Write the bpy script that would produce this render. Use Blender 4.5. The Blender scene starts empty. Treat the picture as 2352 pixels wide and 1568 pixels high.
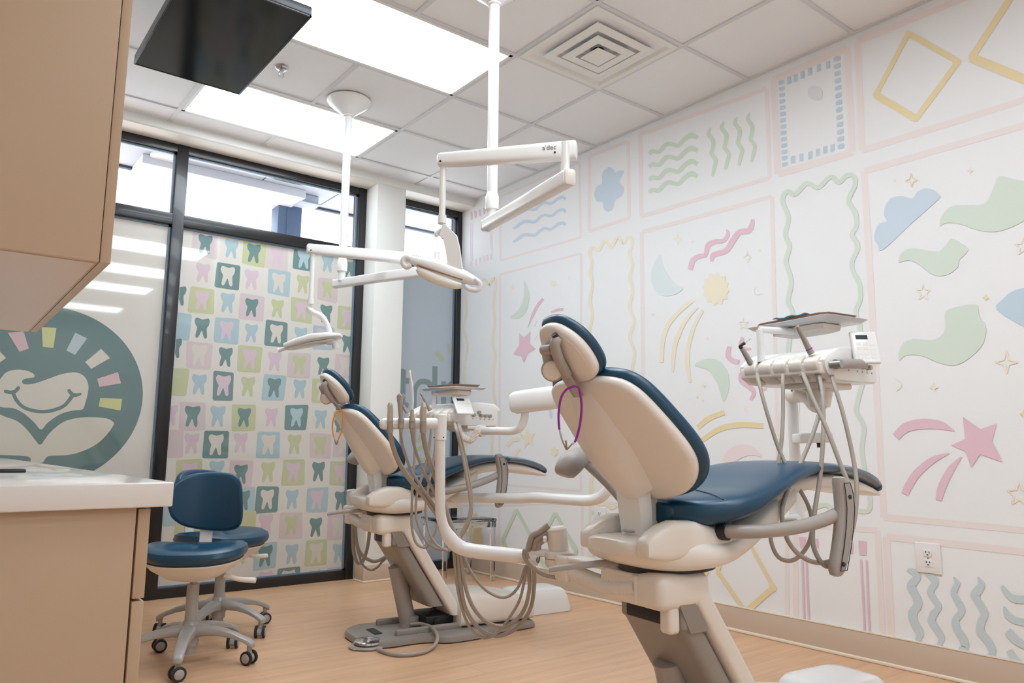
import bpy, bmesh, math, random
from mathutils import Vector, Matrix
random.seed(7)
PI = math.pi
scn = bpy.context.scene
COL = scn.collection

# ------------------------------------------------------------------ camera
F_PX = 1730.395; H = 0.93319
YAW, PITCH, ROLL = 0.663565486, 0.143293473, 0.00816258617
cy, sy, cp, sp, cr_, sr = math.cos(YAW), math.sin(YAW), math.cos(PITCH), math.sin(PITCH), math.cos(ROLL), math.sin(ROLL)
CF = Vector((sy*cp, cy*cp, sp)); _r = Vector((cy, -sy, 0)); _u = _r.cross(CF)
CR = cr_*_r + sr*_u; CU = -sr*_r + cr_*_u
CAM = Vector((0, 0, H))
cd = bpy.data.cameras.new('camera'); cam = bpy.data.objects.new('camera', cd); COL.objects.link(cam)
cd.sensor_width = 36; cd.lens = F_PX*36/2352; cd.clip_start = 0.02
cam.matrix_world = Matrix(((CR.x, CU.x, -CF.x, 0), (CR.y, CU.y, -CF.y, 0), (CR.z, CU.z, -CF.z, H), (0, 0, 0, 1)))
scn.camera = cam
# world: bright overcast daylight beyond the glass
w = bpy.data.worlds.new('world'); scn.world = w; w.use_nodes = True
w.node_tree.nodes['Background'].inputs[0].default_value = (0.93, 0.96, 1, 1)
w.node_tree.nodes['Background'].inputs[1].default_value = 3.0
vs = scn.view_settings
scn.display_settings.display_device = 'sRGB'
vs.view_transform = 'Standard'; vs.look = 'None'; vs.gamma = 1; vs.use_curve_mapping = False
vs.exposure = 0.53
PANEL_STRENGTH = 7.0

# room numbers
XR = 3.490; YW = 5.167; ZC = 3.0; YCE = 4.975
GX, GY, T = 2.9145, 2.9318, 0.6096

def ray(x, y): return CF + CR*((x-1176)/F_PX) - CU*((y-784)/F_PX)
def at(x, y, X=None, Y=None, Z=None):
    d = ray(x, y)
    t = X/d.x if X is not None else (Y/d.y if Y is not None else (Z-H)/d.z)
    return CAM + d*t
def AD(x, y, d): return CAM + ray(x, y)*d

# ------------------------------------------------------------------ materials
def lin(c):
    c = c/255
    return c/12.92 if c <= .04045 else ((c+.055)/1.055)**2.4
def rgb(r, g, b): return (lin(r), lin(g), lin(b), 1)
MATS = {}
def mat(name, col, rough=.5, metal=0, coat=0, bump=0, bscale=200, spec=.5, trans=0, alpha=1, emit=0, ior=1.5, coatr=.05, var=0, vscale=3):
    m = bpy.data.materials.new(name); m.use_nodes = True
    n = m.node_tree.nodes; L = m.node_tree.links; p = n['Principled BSDF']
    p.inputs['Base Color'].default_value = col; p.inputs['Roughness'].default_value = rough
    p.inputs['Metallic'].default_value = metal; p.inputs['Coat Weight'].default_value = coat
    p.inputs['Coat Roughness'].default_value = coatr
    p.inputs['Specular IOR Level'].default_value = spec; p.inputs['IOR'].default_value = ior
    p.inputs['Transmission Weight'].default_value = trans; p.inputs['Alpha'].default_value = alpha
    if emit:
        p.inputs['Emission Color'].default_value = col; p.inputs['Emission Strength'].default_value = emit
    tc = n.new('ShaderNodeTexCoord')
    if bump:
        t = n.new('ShaderNodeTexNoise'); t.inputs['Scale'].default_value = bscale; t.inputs['Detail'].default_value = 3
        b = n.new('ShaderNodeBump'); b.inputs['Strength'].default_value = bump; b.inputs['Distance'].default_value = .002
        L.new(tc.outputs['Object'], t.inputs['Vector']); L.new(t.outputs['Fac'], b.inputs['Height']); L.new(b.outputs['Normal'], p.inputs['Normal'])
    if var:
        t = n.new('ShaderNodeTexNoise'); t.inputs['Scale'].default_value = vscale
        x = n.new('ShaderNodeMix'); x.data_type = 'RGBA'
        x.inputs[6].default_value = tuple(c*(1-var) for c in col[:3])+(1,); x.inputs[7].default_value = tuple(min(1, c*(1+var)) for c in col[:3])+(1,)
        L.new(tc.outputs['Object'], t.inputs['Vector']); L.new(t.outputs['Fac'], x.inputs[0]); L.new(x.outputs[2], p.inputs['Base Color'])
    MATS[name] = m
    return m
WALL = mat('wall_paint', rgb(240, 240, 240), .55, bump=.15, bscale=90)
TRIMW = mat('white_trim_paint', rgb(240, 239, 234), .45)
BASEB = mat('taupe_baseboard', rgb(208, 188, 168), .4)
BASEL = mat('baseboard_lip', rgb(238, 222, 202), .4)
TEAL = mat('teal_vinyl', rgb(6, 66, 94), .34, coat=.2, coatr=.3, bump=.12, bscale=500)
PIPE = mat('teal_piping', rgb(4, 44, 66), .4)
SHELL = mat('ivory_plastic', rgb(236, 228, 218), .32, coat=.1, coatr=.2)
WHITE = mat('white_enamel', rgb(240, 239, 237), .25, coat=.3, coatr=.1)
GREY = mat('grey_plastic', rgb(168, 160, 153), .35, bump=.05, bscale=600)
TAUPE = mat('grey_housing', rgb(150, 142, 134), .38, bump=.08, bscale=700)
HOSE = mat('grey_tubing', rgb(168, 157, 145), .38)
DARK = mat('dark_recess', rgb(30, 30, 32), .5)
BLACK = mat('black_aluminium', rgb(26, 25, 27), .3, coat=.2)
BEAD = mat('grey_glazing_bead', rgb(120, 140, 155), .4)
CHROME = mat('chrome', rgb(200, 200, 203), .12, metal=1)
STEEL = mat('brushed_steel', rgb(170, 165, 160), .3, metal=.8)
CAB = mat('tan_laminate', rgb(190, 163, 135), .42, bump=.06, bscale=300, var=.03)
CABU = mat('tan_laminate_underside', rgb(214, 190, 170), .4)
QUARTZ = mat('white_quartz', rgb(228, 221, 215), .1, coat=.3, var=.02, vscale=6)
TILE = mat('acoustic_tile', rgb(246, 246, 247), .85, bump=.3, bscale=260)
GRID = mat('ceiling_grid_metal', rgb(222, 222, 224), .5)
SCREEN = mat('tv_screen', rgb(22, 24, 28), .12, spec=.35)
TVB = mat('tv_body', rgb(60, 62, 70), .35)
PANEL = mat('led_panel', (.84, .93, 1, 1), .5, emit=PANEL_STRENGTH)
STOOLG = mat('stool_grey_metal', rgb(172, 169, 166), .28, coat=.3)
TYRE = mat('caster_tyre', rgb(38, 38, 40), .5)
PURPLE = mat('purple_cord', rgb(150, 30, 165), .35)
ORANGE = mat('orange_cord', rgb(250, 150, 40), .35)
BROWN = mat('brown_tray_mat', rgb(150, 118, 98), .6)
NAPKIN = mat('blue_napkin', rgb(150, 205, 220), .8)
TRAYW = mat('clear_grey_tray', rgb(205, 205, 208), .15, coat=.5)
COVER = mat('grey_toe_cover', rgb(84, 100, 118), .22, coat=.5)
LENS = mat('lamp_lens', rgb(240, 238, 230), .1, coat=.8)
PHONE = mat('black_glass', rgb(20, 25, 28), .1, coat=.6)
WHITEP = mat('white_switch_plastic', rgb(236, 232, 230), .35)
RIB = mat('ribbed_white_hose', rgb(236, 229, 221), .45)
ACRYL = mat('clear_acrylic', (.97, .97, 1, 1), .02, trans=1, ior=1.45)
GLASS = mat('clear_glass', (.93, .97, 1, 1), .0, trans=1, ior=1.01, spec=.6)
INK = mat('dark_print', rgb(95, 90, 88), .5)
EXTW = mat('outside_grey_panel', rgb(176, 184, 198), .7)
EXTB = mat('outside_beam', rgb(214, 218, 226), .7)
EXTP = mat('outside_post', rgb(88, 108, 135), .5)
EXTL = mat('outside_dark_edge', rgb(60, 68, 80), .6)

# ------------------------------------------------------------------ mesh building
def cr_curve(pts, n=6, closed=False):
    P = [Vector(p) for p in pts]; N = len(P); out = []
    if N < 3: return P
    rng = range(N) if closed else range(N-1)
    for i in rng:
        p1, p2 = P[i], P[(i+1) % N]
        p0 = P[i-1] if (closed or i > 0) else p1*2-p2
        p3 = P[(i+2) % N] if (closed or i+2 < N) else p2*2-p1
        for k in range(n):
            t = k/n
            out.append(.5*((2*p1)+(p2-p0)*t+(2*p0-5*p1+4*p2-p3)*t*t+(3*p1-p0-3*p2+p3)*t**3))
    if not closed: out.append(P[-1])
    return out

class MB:
    def __init__(s): s.v = []; s.f = []; s.mi = []; s.mats = []; s.T = Matrix.Identity(4)
    def _m(s, m):
        if m is None: return 0
        if m not in s.mats: s.mats.append(m)
        return s.mats.index(m)
    def add(s, vs_, fs, m=None):
        o = len(s.v); k = s._m(m)
        s.v += [s.T @ Vector(a) for a in vs_]
        for f in fs: s.f.append(tuple(o+i for i in f)); s.mi.append(k)
        return s
    def bm(s, b, m=None):
        b.verts.ensure_lookup_table(); b.verts.index_update()
        s.add([v.co.copy() for v in b.verts], [[v.index for v in f.verts] for f in b.faces], m); b.free(); return s
    def box(s, lo, hi, r=0, m=None, seg=3, rot=None):
        b = bmesh.new(); bmesh.ops.create_cube(b, size=1)
        lo = Vector(lo); hi = Vector(hi); c = (lo+hi)/2; d = hi-lo
        for v in b.verts: v.co = Vector((v.co.x*d.x, v.co.y*d.y, v.co.z*d.z))
        if r > 0: bmesh.ops.bevel(b, geom=list(b.edges), offset=min(r, min(abs(q) for q in d)*.49), segments=seg, profile=.5, affect='EDGES', clamp_overlap=True)
        R = rot if rot else Matrix.Identity(3)
        for v in b.verts: v.co = R @ v.co + c
        return s.bm(b, m)
    def tube(s, path, r, seg=12, m=None, smooth=0, caps=True, closed=False, flat=1):
        P = [Vector(p) for p in path]
        if smooth: P = cr_curve(P, smooth, closed)
        n = len(P); rr = r if callable(r) else (lambda t: r)
        vs_ = []; fs = []; prev = None
        for i, p in enumerate(P):
            a = P[(i-1) % n] if (closed or i > 0) else p; b = P[(i+1) % n] if (closed or i < n-1) else p
            t = (b-a); t = t.normalized() if t.length > 1e-9 else Vector((0, 0, 1))
            if prev is None:
                x = t.orthogonal().normalized()
            else:
                x = prev - t*prev.dot(t); x = x.normalized() if x.length > 1e-6 else t.orthogonal().normalized()
            prev = x; y = t.cross(x); R = rr(i/max(1, n-1))
            for k in range(seg):
                q = 2*PI*k/seg; vs_.append(p + x*math.cos(q)*R + y*math.sin(q)*R*flat)
        for i in range(n if closed else n-1):
            for k in range(seg):
                a = i*seg+k; b = i*seg+(k+1) % seg; c = ((i+1) % n)*seg+(k+1) % seg; d = ((i+1) % n)*seg+k
                fs.append((a, b, c, d))
        if caps and not closed:
            fs.append(tuple(range(seg))[::-1]); fs.append(tuple((n-1)*seg+k for k in range(seg)))
        return s.add(vs_, fs, m)
    def cyl(s, a, b, r, seg=24, m=None, r2=None):
        r2 = r if r2 is None else r2
        return s.tube([a, b], lambda t: r+(r2-r)*t, seg, m)
    def lathe(s, prof, c=(0, 0, 0), axis=(0, 0, 1), seg=28, m=None):
        ax = Vector(axis).normalized(); x = ax.orthogonal().normalized(); y = ax.cross(x); c = Vector(c)
        vs_ = []; fs = []; n = len(prof)
        for (r, z) in prof:
            for k in range(seg):
                q = 2*PI*k/seg; vs_.append(c+ax*z+x*r*math.cos(q)+y*r*math.sin(q))
        for i in range(n-1):
            for k in range(seg): fs.append((i*seg+k, i*seg+(k+1) % seg, (i+1)*seg+(k+1) % seg, (i+1)*seg+k))
        fs.append(tuple(range(seg))[::-1]); fs.append(tuple((n-1)*seg+k for k in range(seg)))
        return s.add(vs_, fs, m)
    def loft(s, rings, m=None, caps=True):
        n = len(rings[0]); vs_ = [v for r in rings for v in r]; fs = []
        for i in range(len(rings)-1):
            for k in range(n): fs.append((i*n+k, i*n+(k+1) % n, (i+1)*n+(k+1) % n, (i+1)*n+k))
        if caps: fs.append(tuple(range(n))[::-1]); fs.append(tuple((len(rings)-1)*n+k for k in range(n)))
        return s.add(vs_, fs, m)
    def prism(s, pts, d, m=None):
        d = Vector(d); n = len(pts); P = [Vector(p) for p in pts]
        return s.add(P+[p+d for p in P], [tuple(range(n)), tuple(range(2*n-1, n-1, -1))]+[(k, n+k, n+(k+1) % n, (k+1) % n) for k in range(n)], m)
    def poly(s, pts, m=None): return s.add([Vector(p) for p in pts], [tuple(range(len(pts)))], m)
    def build(s, name, m=None, parent=None, sharp=38):
        me = bpy.data.meshes.new(name); me.from_pydata([tuple(v) for v in s.v], [], s.f)
        if s.mats:
            for q in s.mats: me.materials.append(q)
            me.polygons.foreach_set('material_index', s.mi)
        else: me.materials.append(m)
        b = bmesh.new(); b.from_mesh(me); bmesh.ops.recalc_face_normals(b, faces=b.faces); b.to_mesh(me); b.free()
        me.shade_smooth(); me.set_sharp_from_angle(angle=math.radians(sharp))
        o = bpy.data.objects.new(name, me); COL.objects.link(o)
        if parent is not None: o.parent = parent
        return o
def superring(x, hw, z0, z1, n=24, e=3.2, y0=0):
    out = []; zc = (z0+z1)/2; hz = (z1-z0)/2
    for k in range(n):
        q = 2*PI*k/n; c, s_ = math.cos(q), math.sin(q)
        out.append(Vector((x, y0+hw*math.copysign(abs(c)**(2/e), c), zc+hz*math.copysign(abs(s_)**(2/e), s_))))
    return out
def tag(o, label=None, cat=None, group=None, kind=None):
    if label: o['label'] = label
    if cat: o['category'] = cat
    if group: o['group'] = group
    if kind: o['kind'] = kind
    return o
def thing(name, label, cat, loc=(0, 0, 0), rz=0, group=None):
    o = bpy.data.objects.new(name, None); COL.objects.link(o); o.location = loc; o.rotation_euler = (0, 0, rz); o.empty_display_size = .05
    return tag(o, label, cat, group)
def struct(name, b, m=None, parent=None):
    o = b.build(name, m, parent)
    if parent is None: o['kind'] = 'structure'
    return o
def copy_tree(o, parent=None):
    c = o.copy(); COL.objects.link(c)
    if parent is not None: c.parent = parent
    for ch in [q for q in bpy.data.objects if q.parent == o]: copy_tree(ch, c)
    return c
def kid(o, name): return [q for q in bpy.data.objects if q.parent == o and q.name.split('.')[0] == name]

# ================================================================== FLOOR
m = bpy.data.materials.new('vinyl_plank_floor'); m.use_nodes = True
n = m.node_tree.nodes; L = m.node_tree.links; p = n['Principled BSDF']
tc = n.new('ShaderNodeTexCoord'); mp = n.new('ShaderNodeMapping'); mp.inputs['Scale'].default_value = (1, 1, 1)
br = n.new('ShaderNodeTexBrick'); br.offset = .37; br.inputs['Scale'].default_value = 1
br.inputs['Brick Width'].default_value = 1.22; br.inputs['Row Height'].default_value = .15; br.inputs['Mortar Size'].default_value = .0012
br.inputs['Color1'].default_value = rgb(224, 182, 145); br.inputs['Color2'].default_value = rgb(218, 176, 138); br.inputs['Mortar'].default_value = rgb(188, 150, 118)
ns = n.new('ShaderNodeTexNoise'); ns.inputs['Scale'].default_value = 5; ns.inputs['Detail'].default_value = 5
mp2 = n.new('ShaderNodeMapping'); mp2.inputs['Scale'].default_value = (.5, 5, 1)
mx = n.new('ShaderNodeMix'); mx.data_type = 'RGBA'; mx.blend_type = 'MULTIPLY'; mx.inputs[0].default_value = .5
rp = n.new('ShaderNodeValToRGB'); rp.color_ramp.elements[0].position = .35; rp.color_ramp.elements[0].color = (.78, .74, .70, 1); rp.color_ramp.elements[1].position = .62; rp.color_ramp.elements[1].color = (1.04, 1.03, 1.02, 1)
L.new(tc.outputs['Object'], mp.inputs[0]); L.new(mp.outputs[0], br.inputs['Vector']); L.new(tc.outputs['Object'], mp2.inputs[0]); L.new(mp2.outputs[0], ns.inputs['Vector'])
L.new(ns.outputs['Fac'], rp.inputs[0]); L.new(br.outputs['Color'], mx.inputs[6]); L.new(rp.outputs[0], mx.inputs[7]); L.new(mx.outputs[2], p.inputs['Base Color'])
p.inputs['Roughness'].default_value = .38
FLOORM = m
XL, YF = -2.2, -3.2
struct('floor', MB().box((XL-.1, YF-.1, -.1), (XR+.1, YW+3.2, 0)), FLOORM)

# ================================================================== CEILING
b = MB()
b.box((XL, YF, ZC+.006), (XR+.02, YCE, ZC+.06), m=TILE)
xs = [GX+T*j for j in range(-9, 1)]; ys = [GY-T*i for i in range(-3, 11)]
for x in xs: b.box((x-.012, YF, ZC-.001), (x+.012, YCE, ZC+.01), m=GRID)
for y in ys: b.box((XL, y-.012, ZC-.0012), (XR, y+.012, ZC+.0098), m=GRID)
b.box((XR-.022, YF, ZC-.002), (XR, YCE, ZC+.01), m=GRID)
struct('ceiling', b)
# bulkhead above the windows
ZB = 2.942
b = MB(); b.box((-.4, YCE, ZB), (XR+.02, YW+.15, ZC+.06), r=.012, m=TRIMW)
struct('trim_1', b)

# ================================================================== WALLS
b = MB(); b.box((-.42, 1.47, 0), (-.32, YW+.1, ZC+.05)); struct('wall_left', b, WALL)
b = MB(); b.box((XL-.1, YF, 0), (XL, 1.5, ZC+.05)); struct('wall_far_left', b, WALL)
b = MB(); b.box((XL, 1.4, 0), (-.421, 1.5, ZC+.05)); struct('wall_return', b, WALL)
b = MB(); b.box((XL, YF-.1, 0), (XR, YF, ZC+.05)); struct('wall_rear', b, WALL)
# column between the windows
b = MB(); b.box((2.588, 4.985, 0), (2.835, YW+.1, ZB+.01), r=.004); struct('wall_pier', b, TRIMW)
b = MB(); b.box((2.568, 4.965, .0), (2.85, 5.11, .118), r=.003, m=BASEB); b.box((2.563, 4.958, 0), (2.855, 5.11, .012), r=.004, m=BASEL); struct('baseboard_pier', b)
b = MB(); b.box((XR-.010, YF, 0), (XR-.0008, YW-.02, .128), r=.003, m=BASEB); b.box((XR-.018, YF, 0), (XR-.0008, YW-.02, .016), r=.005, m=BASEL); b.box((XR-.012, YF, .126), (XR-.0008, YW-.02, .131), m=BASEL)
struct('baseboard_right', b)

# ================================================================== RIGHT WALL + painted mural
def shade(c, k=.70): return mat('mural_%d' % len(MATS), rgb(*[240+(q-240)*k for q in c]), .55)
MPINKF = shade((240, 224, 219)); MPINK = shade((228, 178, 194)); MPINKS = shade((238, 212, 224)); MYEL = shade((243, 228, 190)); MYELD = shade((238, 212, 145))
MGRN = shade((206, 222, 203)); MGRNS = shade((198, 218, 186)); MBLU = shade((190, 211, 228)); MBLUD = shade((176, 203, 220)); MTEAL = shade((186, 206, 210)); MMOON = shade((218, 232, 232)); MROSE = shade((243, 222, 222)); MLINE = shade((245, 232, 205)); MLAV = shade((222, 222, 224))
CROP = {'': (0, 0, 1), 'A': (1340, 200, .3827), 'B': (1750, 0, .3189), 'C': (1780, 360, .3444), 'D': (1600, 880, .4387), 'E': (1040, 420, .3062), 'F': (1040, 600, .4593),
        'G': (1400, 480, .3827), 'H': (1620, 1160, .17857), 'I': (2080, 1220, .22186), 'W': (380, 540, .52288), 'S': (0, 700, .25506), 'K': (890, 740, .12752), 'J': (1200, 1160, .12755)}
def px(c, q):
    o = CROP[c]; return (o[0]+q[0]*o[2], o[1]+q[1]*o[2])
mural = MB(); _lay = [0]
def onwall(q):
    v = at(q[0], q[1], X=XR); return v
def put(pts, m, b=None, mapf=None, nrm=(-1, 0, 0)):
    _lay[0] += 1; off = Vector(nrm)*(.0006+.000008*_lay[0])
    (b or mural).poly([(mapf or onwall)(q)+off for q in pts], m)
def blob(c, pts, m, n=5, **k):
    P = [Vector((*px(c, q), 0)) for q in pts]; P = cr_curve(P, n, True) if n else P
    put([(v.x, v.y) for v in P], m, **k)
def stroke(c, pts, wd, m, n=6, closed=False, b=None, mapf=None, nrm=(-1, 0, 0), taper=0):
    s = CROP[c][2]; P = [Vector((*px(c, q[:2]), 0)) for q in pts]
    W = [(q[2] if len(q) > 2 else wd)*s for q in pts]
    if n: P = cr_curve(P, n, closed)
    N = len(P); K = max(1, n); _lay[0] += 1; off = Vector(nrm)*(.0006+.000008*_lay[0])
    L_, R_ = [], []
    for i, v in enumerate(P):
        a = P[(i-1) % N] if (closed or i > 0) else v; d = P[(i+1) % N] if (closed or i < N-1) else v
        t = (d-a).normalized(); nn = Vector((-t.y, t.x, 0))
        fi = i/K; i0 = min(int(fi), len(W)-1); i1 = (i0+1) % len(W) if closed else min(i0+1, len(W)-1)
        ww = W[i0]+(W[i1]-W[i0])*(fi-i0)
        if taper: ww *= min(1, .35+3*min(i, N-1-i)/N)
        L_.append(v+nn*ww/2); R_.append(v-nn*ww/2)
    f = mapf or onwall
    vs_ = [f((v.x, v.y))+off for v in L_]+[f((v.x, v.y))+off for v in R_]
    (b or mural).add(vs_, [(i, (i+1) % N, N+(i+1) % N, N+i) for i in range(N if closed else N-1)], m)
def frame(c, q, wd, m=None): 
    for i in range(4):
        stroke(c, [q[i], q[(i+1) % 4]], wd, m or MPINKF, 0)
def star(c, x, y, r, m, k=5, ri=.42, rot=-90, out=False, sq=1):
    pts = []
    for i in range(2*k):
        a = math.radians(rot+180*i/k); R = r if i % 2 == 0 else r*ri
        pts.append((x+R*math.cos(a)*sq, y+R*math.sin(a)))
    if out:
        for i in range(2*k): stroke(c, [pts[i], pts[(i+1) % (2*k)]], max(2.5, r*.11), m, 0)
    else: blob(c, pts, m, 0)
# the pink painted frames
frame('', [(1148, 452), (1331, 372), (1334, 545), (1150, 598)], 5, MPINKF)
frame('A', [(37, 415), (268, 325), (275, 785), (35, 865)], 20)
frame('A', [(340, 285), (1100, 10), (1118, 545), (350, 775)], 24)
frame('B', [(85, 575), (612, 345), (652, 1095), (115, 1255)], 48)
frame('B', [(690, 300), (2600, -480), (2600, 500), (722, 1082)], 46)
frame('', [(1149, 630), (1335, 582), (1334, 1128), (1147, 1112)], 5)
frame('', [(1474, 533), (1773, 451), (1790, 1196), (1481, 1140)], 9)
frame('', [(1985, 393), (2500, 245), (2500, 1231), (2030, 1187)], 15)
frame('', [(1146, 1160), (1338, 1152), (1338, 1345), (1146, 1298)], 6)
frame('', [(1131, 1160), (1060, 1162), (1060, 1276), (1131, 1293)], 5)
frame('', [(1355, 1152), (1570, 1166), (1570, 1395), (1355, 1350)], 6)
frame('', [(1585, 1170), (1808, 1200), (1808, 1450), (1585, 1400)], 10)
frame('', [(1827, 1203), (2016, 1218), (2030, 1500), (1829, 1455)], 13)
frame('', [(2036, 1232), (2500, 1284), (2500, 1600), (2050, 1500)], 16)
# pink dashed frame in the corner
for x, y, w_, h_ in [(140, 250, 15, 60), (170, 238, 16, 55), (204, 225, 17, 52), (236, 212, 16, 50), (136, 607, 14, 44), (174, 594, 14, 50), (205, 582, 16, 52), (234, 571, 18, 52), (262, 562, 14, 48), (288, 556, 16, 46)]:
    blob('E', [(x-w_/2, y-h_/2), (x+w_/2, y-h_/2), (x+w_/2, y+h_/2-4), (x-w_/2+3, y+h_/2)], MPINK if y < 300 else MPINKS, 0)
for x, y0, y1 in [(136, 305, 580), (150, 305, 585), (284, 365, 500), (295, 360, 508)]: stroke('E', [(x, y0), (x-2, (y0+y1)/2), (x-1, y1)], 5, MPINKS, 3)
# blue waves
for dy, x0, m_ in [(0, 570, MBLU), (93, 445, MBLU), (192, 445, MBLU)]:
    P = [(450, 245, 10), (475, 240, 22), (520, 205, 24), (560, 195, 24), (615, 200, 22), (650, 170, 22), (690, 148, 20), (740, 155, 20), (790, 118, 22), (828, 108, 24), (846, 125, 20)]
    stroke('E', [(x, y+dy, w_) for x, y, w_ in P if x >= x0-10], 20, m_, 4)
# blue cloud
blob('A', [(125, 500), (155, 480), (182, 495), (190, 515), (215, 500), (243, 505), (222, 550), (218, 575), (242, 605), (230, 650), (188, 680), (178, 725), (150, 748), (122, 730), (115, 690), (80, 685), (66, 640), (80, 600), (112, 575), (112, 530)], MBLU, 4)
# green waves
for k, dy in enumerate([0, 78, 157, 235]):
    P = [(395, 400, 24), (415, 385, 24), (455, 388, 24), (490, 350, 26), (520, 340, 24), (570, 350, 24), (610, 310, 26), (650, 288, 30), (685, 305, 26)]
    stroke('A', [(x, y+dy-(k == 3)*4, w_) for x, y, w_ in P], 24, MGRNS, 4)
for dx, dy, s_ in [(0, 0, 1), (78, -35, .98), (158, -65, 1.0), (235, -90, 1.02)]:
    P = [(765, 245, 10), (752, 280, 24), (780, 325, 26), (775, 375, 22), (768, 400, 22), (795, 440, 24), (785, 490, 22), (775, 535, 16)]
    stroke('A', [(x+dx, 245+(y-245)*s_+dy, w_) for x, y, w_ in P], 24, MGRNS, 4)
# blue dashes rectangle
for i in range(14):
    t = i/13
    x, y = 142+t*24, 595+t*590; blob('B', [(x-22, y-6), (x-12, y-14), (x+20, y-18), (x+23, y+2), (x+10, y+12), (x-18, y+17)], MBLUD, 0)
for i in range(13):
    t = i/12
    x, y = 540+t*30, 424+t*630; blob('B', [(x-25, y-2), (x-8, y-16), (x+22, y-22), (x+25, y+4), (x+8, y+16), (x-20, y+20)], MBLUD, 0)
for x, y in [(196, 578), (243, 562), (293, 540), (347, 515), (411, 490), (478, 467), (224, 1150), (285, 1134), (348, 1118), (403, 1098), (457, 1078), (508, 1065)]:
    blob('B', [(x-14, y-22), (x+15, y-30), (x+14, y+22), (x-13, y+30)], MBLUD, 0)
blob('B', [(335, 640), (365, 618), (410, 625), (438, 665), (430, 710), (400, 725), (360, 715), (335, 690)], MLAV, 4)
# yellow diamonds, upper right
for P, ws in [([(1055, 240), (1415, 445), (1110, 855), (820, 685)], (44, 40, 52, 34)), ([(1860, -120), (2500, 160), (2150, 680), (1510, 415)], (60, 60, 70, 48))]:
    for i in range(4): stroke('B', [P[i], P[(i+1) % 4]], ws[i], MYELD, 0)
    for i in range(4): blob('B', [(P[i][0]+22*math.cos(a*PI/4), P[i][1]+22*math.sin(a*PI/4)) for a in range(8)], MYELD, 0)
# wavy yellow frames
def wavy(c, pts, w_, m_): stroke(c, pts, w_, m_, 6, closed=True)
wavy('E', [(1035, 500), (1055, 485), (1095, 505), (1130, 445), (1155, 440), (1192, 480), (1228, 418), (1252, 412), (1275, 455), (1310, 412), (1340, 418), (1345, 470), (1325, 530), (1350, 620), (1328, 710), (1352, 810), (1330, 900), (1328, 950), (1362, 1040), (1328, 1150), (1362, 1260), (1365, 1300), (1345, 1400), (1350, 1500), (1380, 1600), (1360, 1720), (1390, 1900), (1375, 2060), (1400, 2200), (1395, 2420), (1360, 2440), (1330, 2400), (1290, 2440), (1250, 2400), (1200, 2440), (1150, 2410), (1050, 2410), (1035, 2300), (1055, 2100), (1030, 1900), (1050, 1700), (1030, 1500), (1050, 1300), (1035, 1200), (1025, 1120), (1050, 1000), (1030, 880), (1050, 760), (1032, 680), (1045, 600), (1028, 540)], 21, MYEL)
stroke('F', [(60, 150), (70, 240), (58, 330), (75, 430), (60, 520), (62, 620), (70, 700), (60, 800), (68, 900), (62, 950)], 11, MYEL, 5)
stroke('F', [(150, 90), (165, 95), (182, 120), (195, 95), (215, 85), (215, 130), (203, 220), (212, 300), (200, 400), (215, 480), (200, 560), (205, 650), (215, 740), (200, 860), (195, 960)], 13, MYEL, 5)
# green crescent, pink comet (left panel)
blob('E', [(535, 735), (560, 780), (575, 850), (560, 940), (520, 1000), (470, 1018), (432, 1005), (480, 965), (518, 910), (535, 830)], MGRN, 5)
stroke('E', [(680, 868, 22), (640, 915, 22), (600, 990, 20), (564, 1085, 4)], 20, MPINK, 5)
stroke('E', [(740, 970, 14), (790, 950, 20), (830, 948, 22)], 20, MPINK, 5)
stroke('E', [(632, 1035, 3), (615, 1075, 4)], 4, MPINK, 0); stroke('E', [(630, 1150, 4), (618, 1180, 2)], 4, MPINK, 0)
blob('E', [(500, 1125), (535, 1158), (585, 1112), (580, 1205), (624, 1245), (565, 1280), (535, 1352), (515, 1300), (455, 1285), (500, 1215)], MPINK, 0)
star('E', 450, 783, 30, MYEL, sq=.7); star('E', 758, 755, 34, MYEL, rot=-60, sq=.8); star('E', 875, 715, 14, MLINE, 4, sq=.8)
star('F', 510, 953, 30, MYEL, 6, .55, sq=.75); star('F', 378, 885, 55, MYEL, 5, rot=-100, sq=.72); star('F', 288, 663, 18, MYEL, 5, sq=.7)
stroke('F', [(335, 890), (300, 895), (272, 925)], 16, MYEL, 5); stroke('F', [(338, 935), (320, 955), (310, 975)], 12, MYEL, 4); stroke('F', [(325, 830), (335, 850), (345, 870)], 8, MYEL, 4)
blob('F', [(480, 740), (495, 745), (500, 770), (490, 790)], MBLU, 3); blob('F', [(570, 960), (595, 965), (590, 985), (570, 985)], MBLU, 3)
stroke('F', [(692, 1090), (690, 1120), (705, 1145)], 14, MYEL, 4); stroke('F', [(735, 1155), (760, 1170), (775, 1160), (785, 1130)], 20, MYEL, 4)
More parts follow.
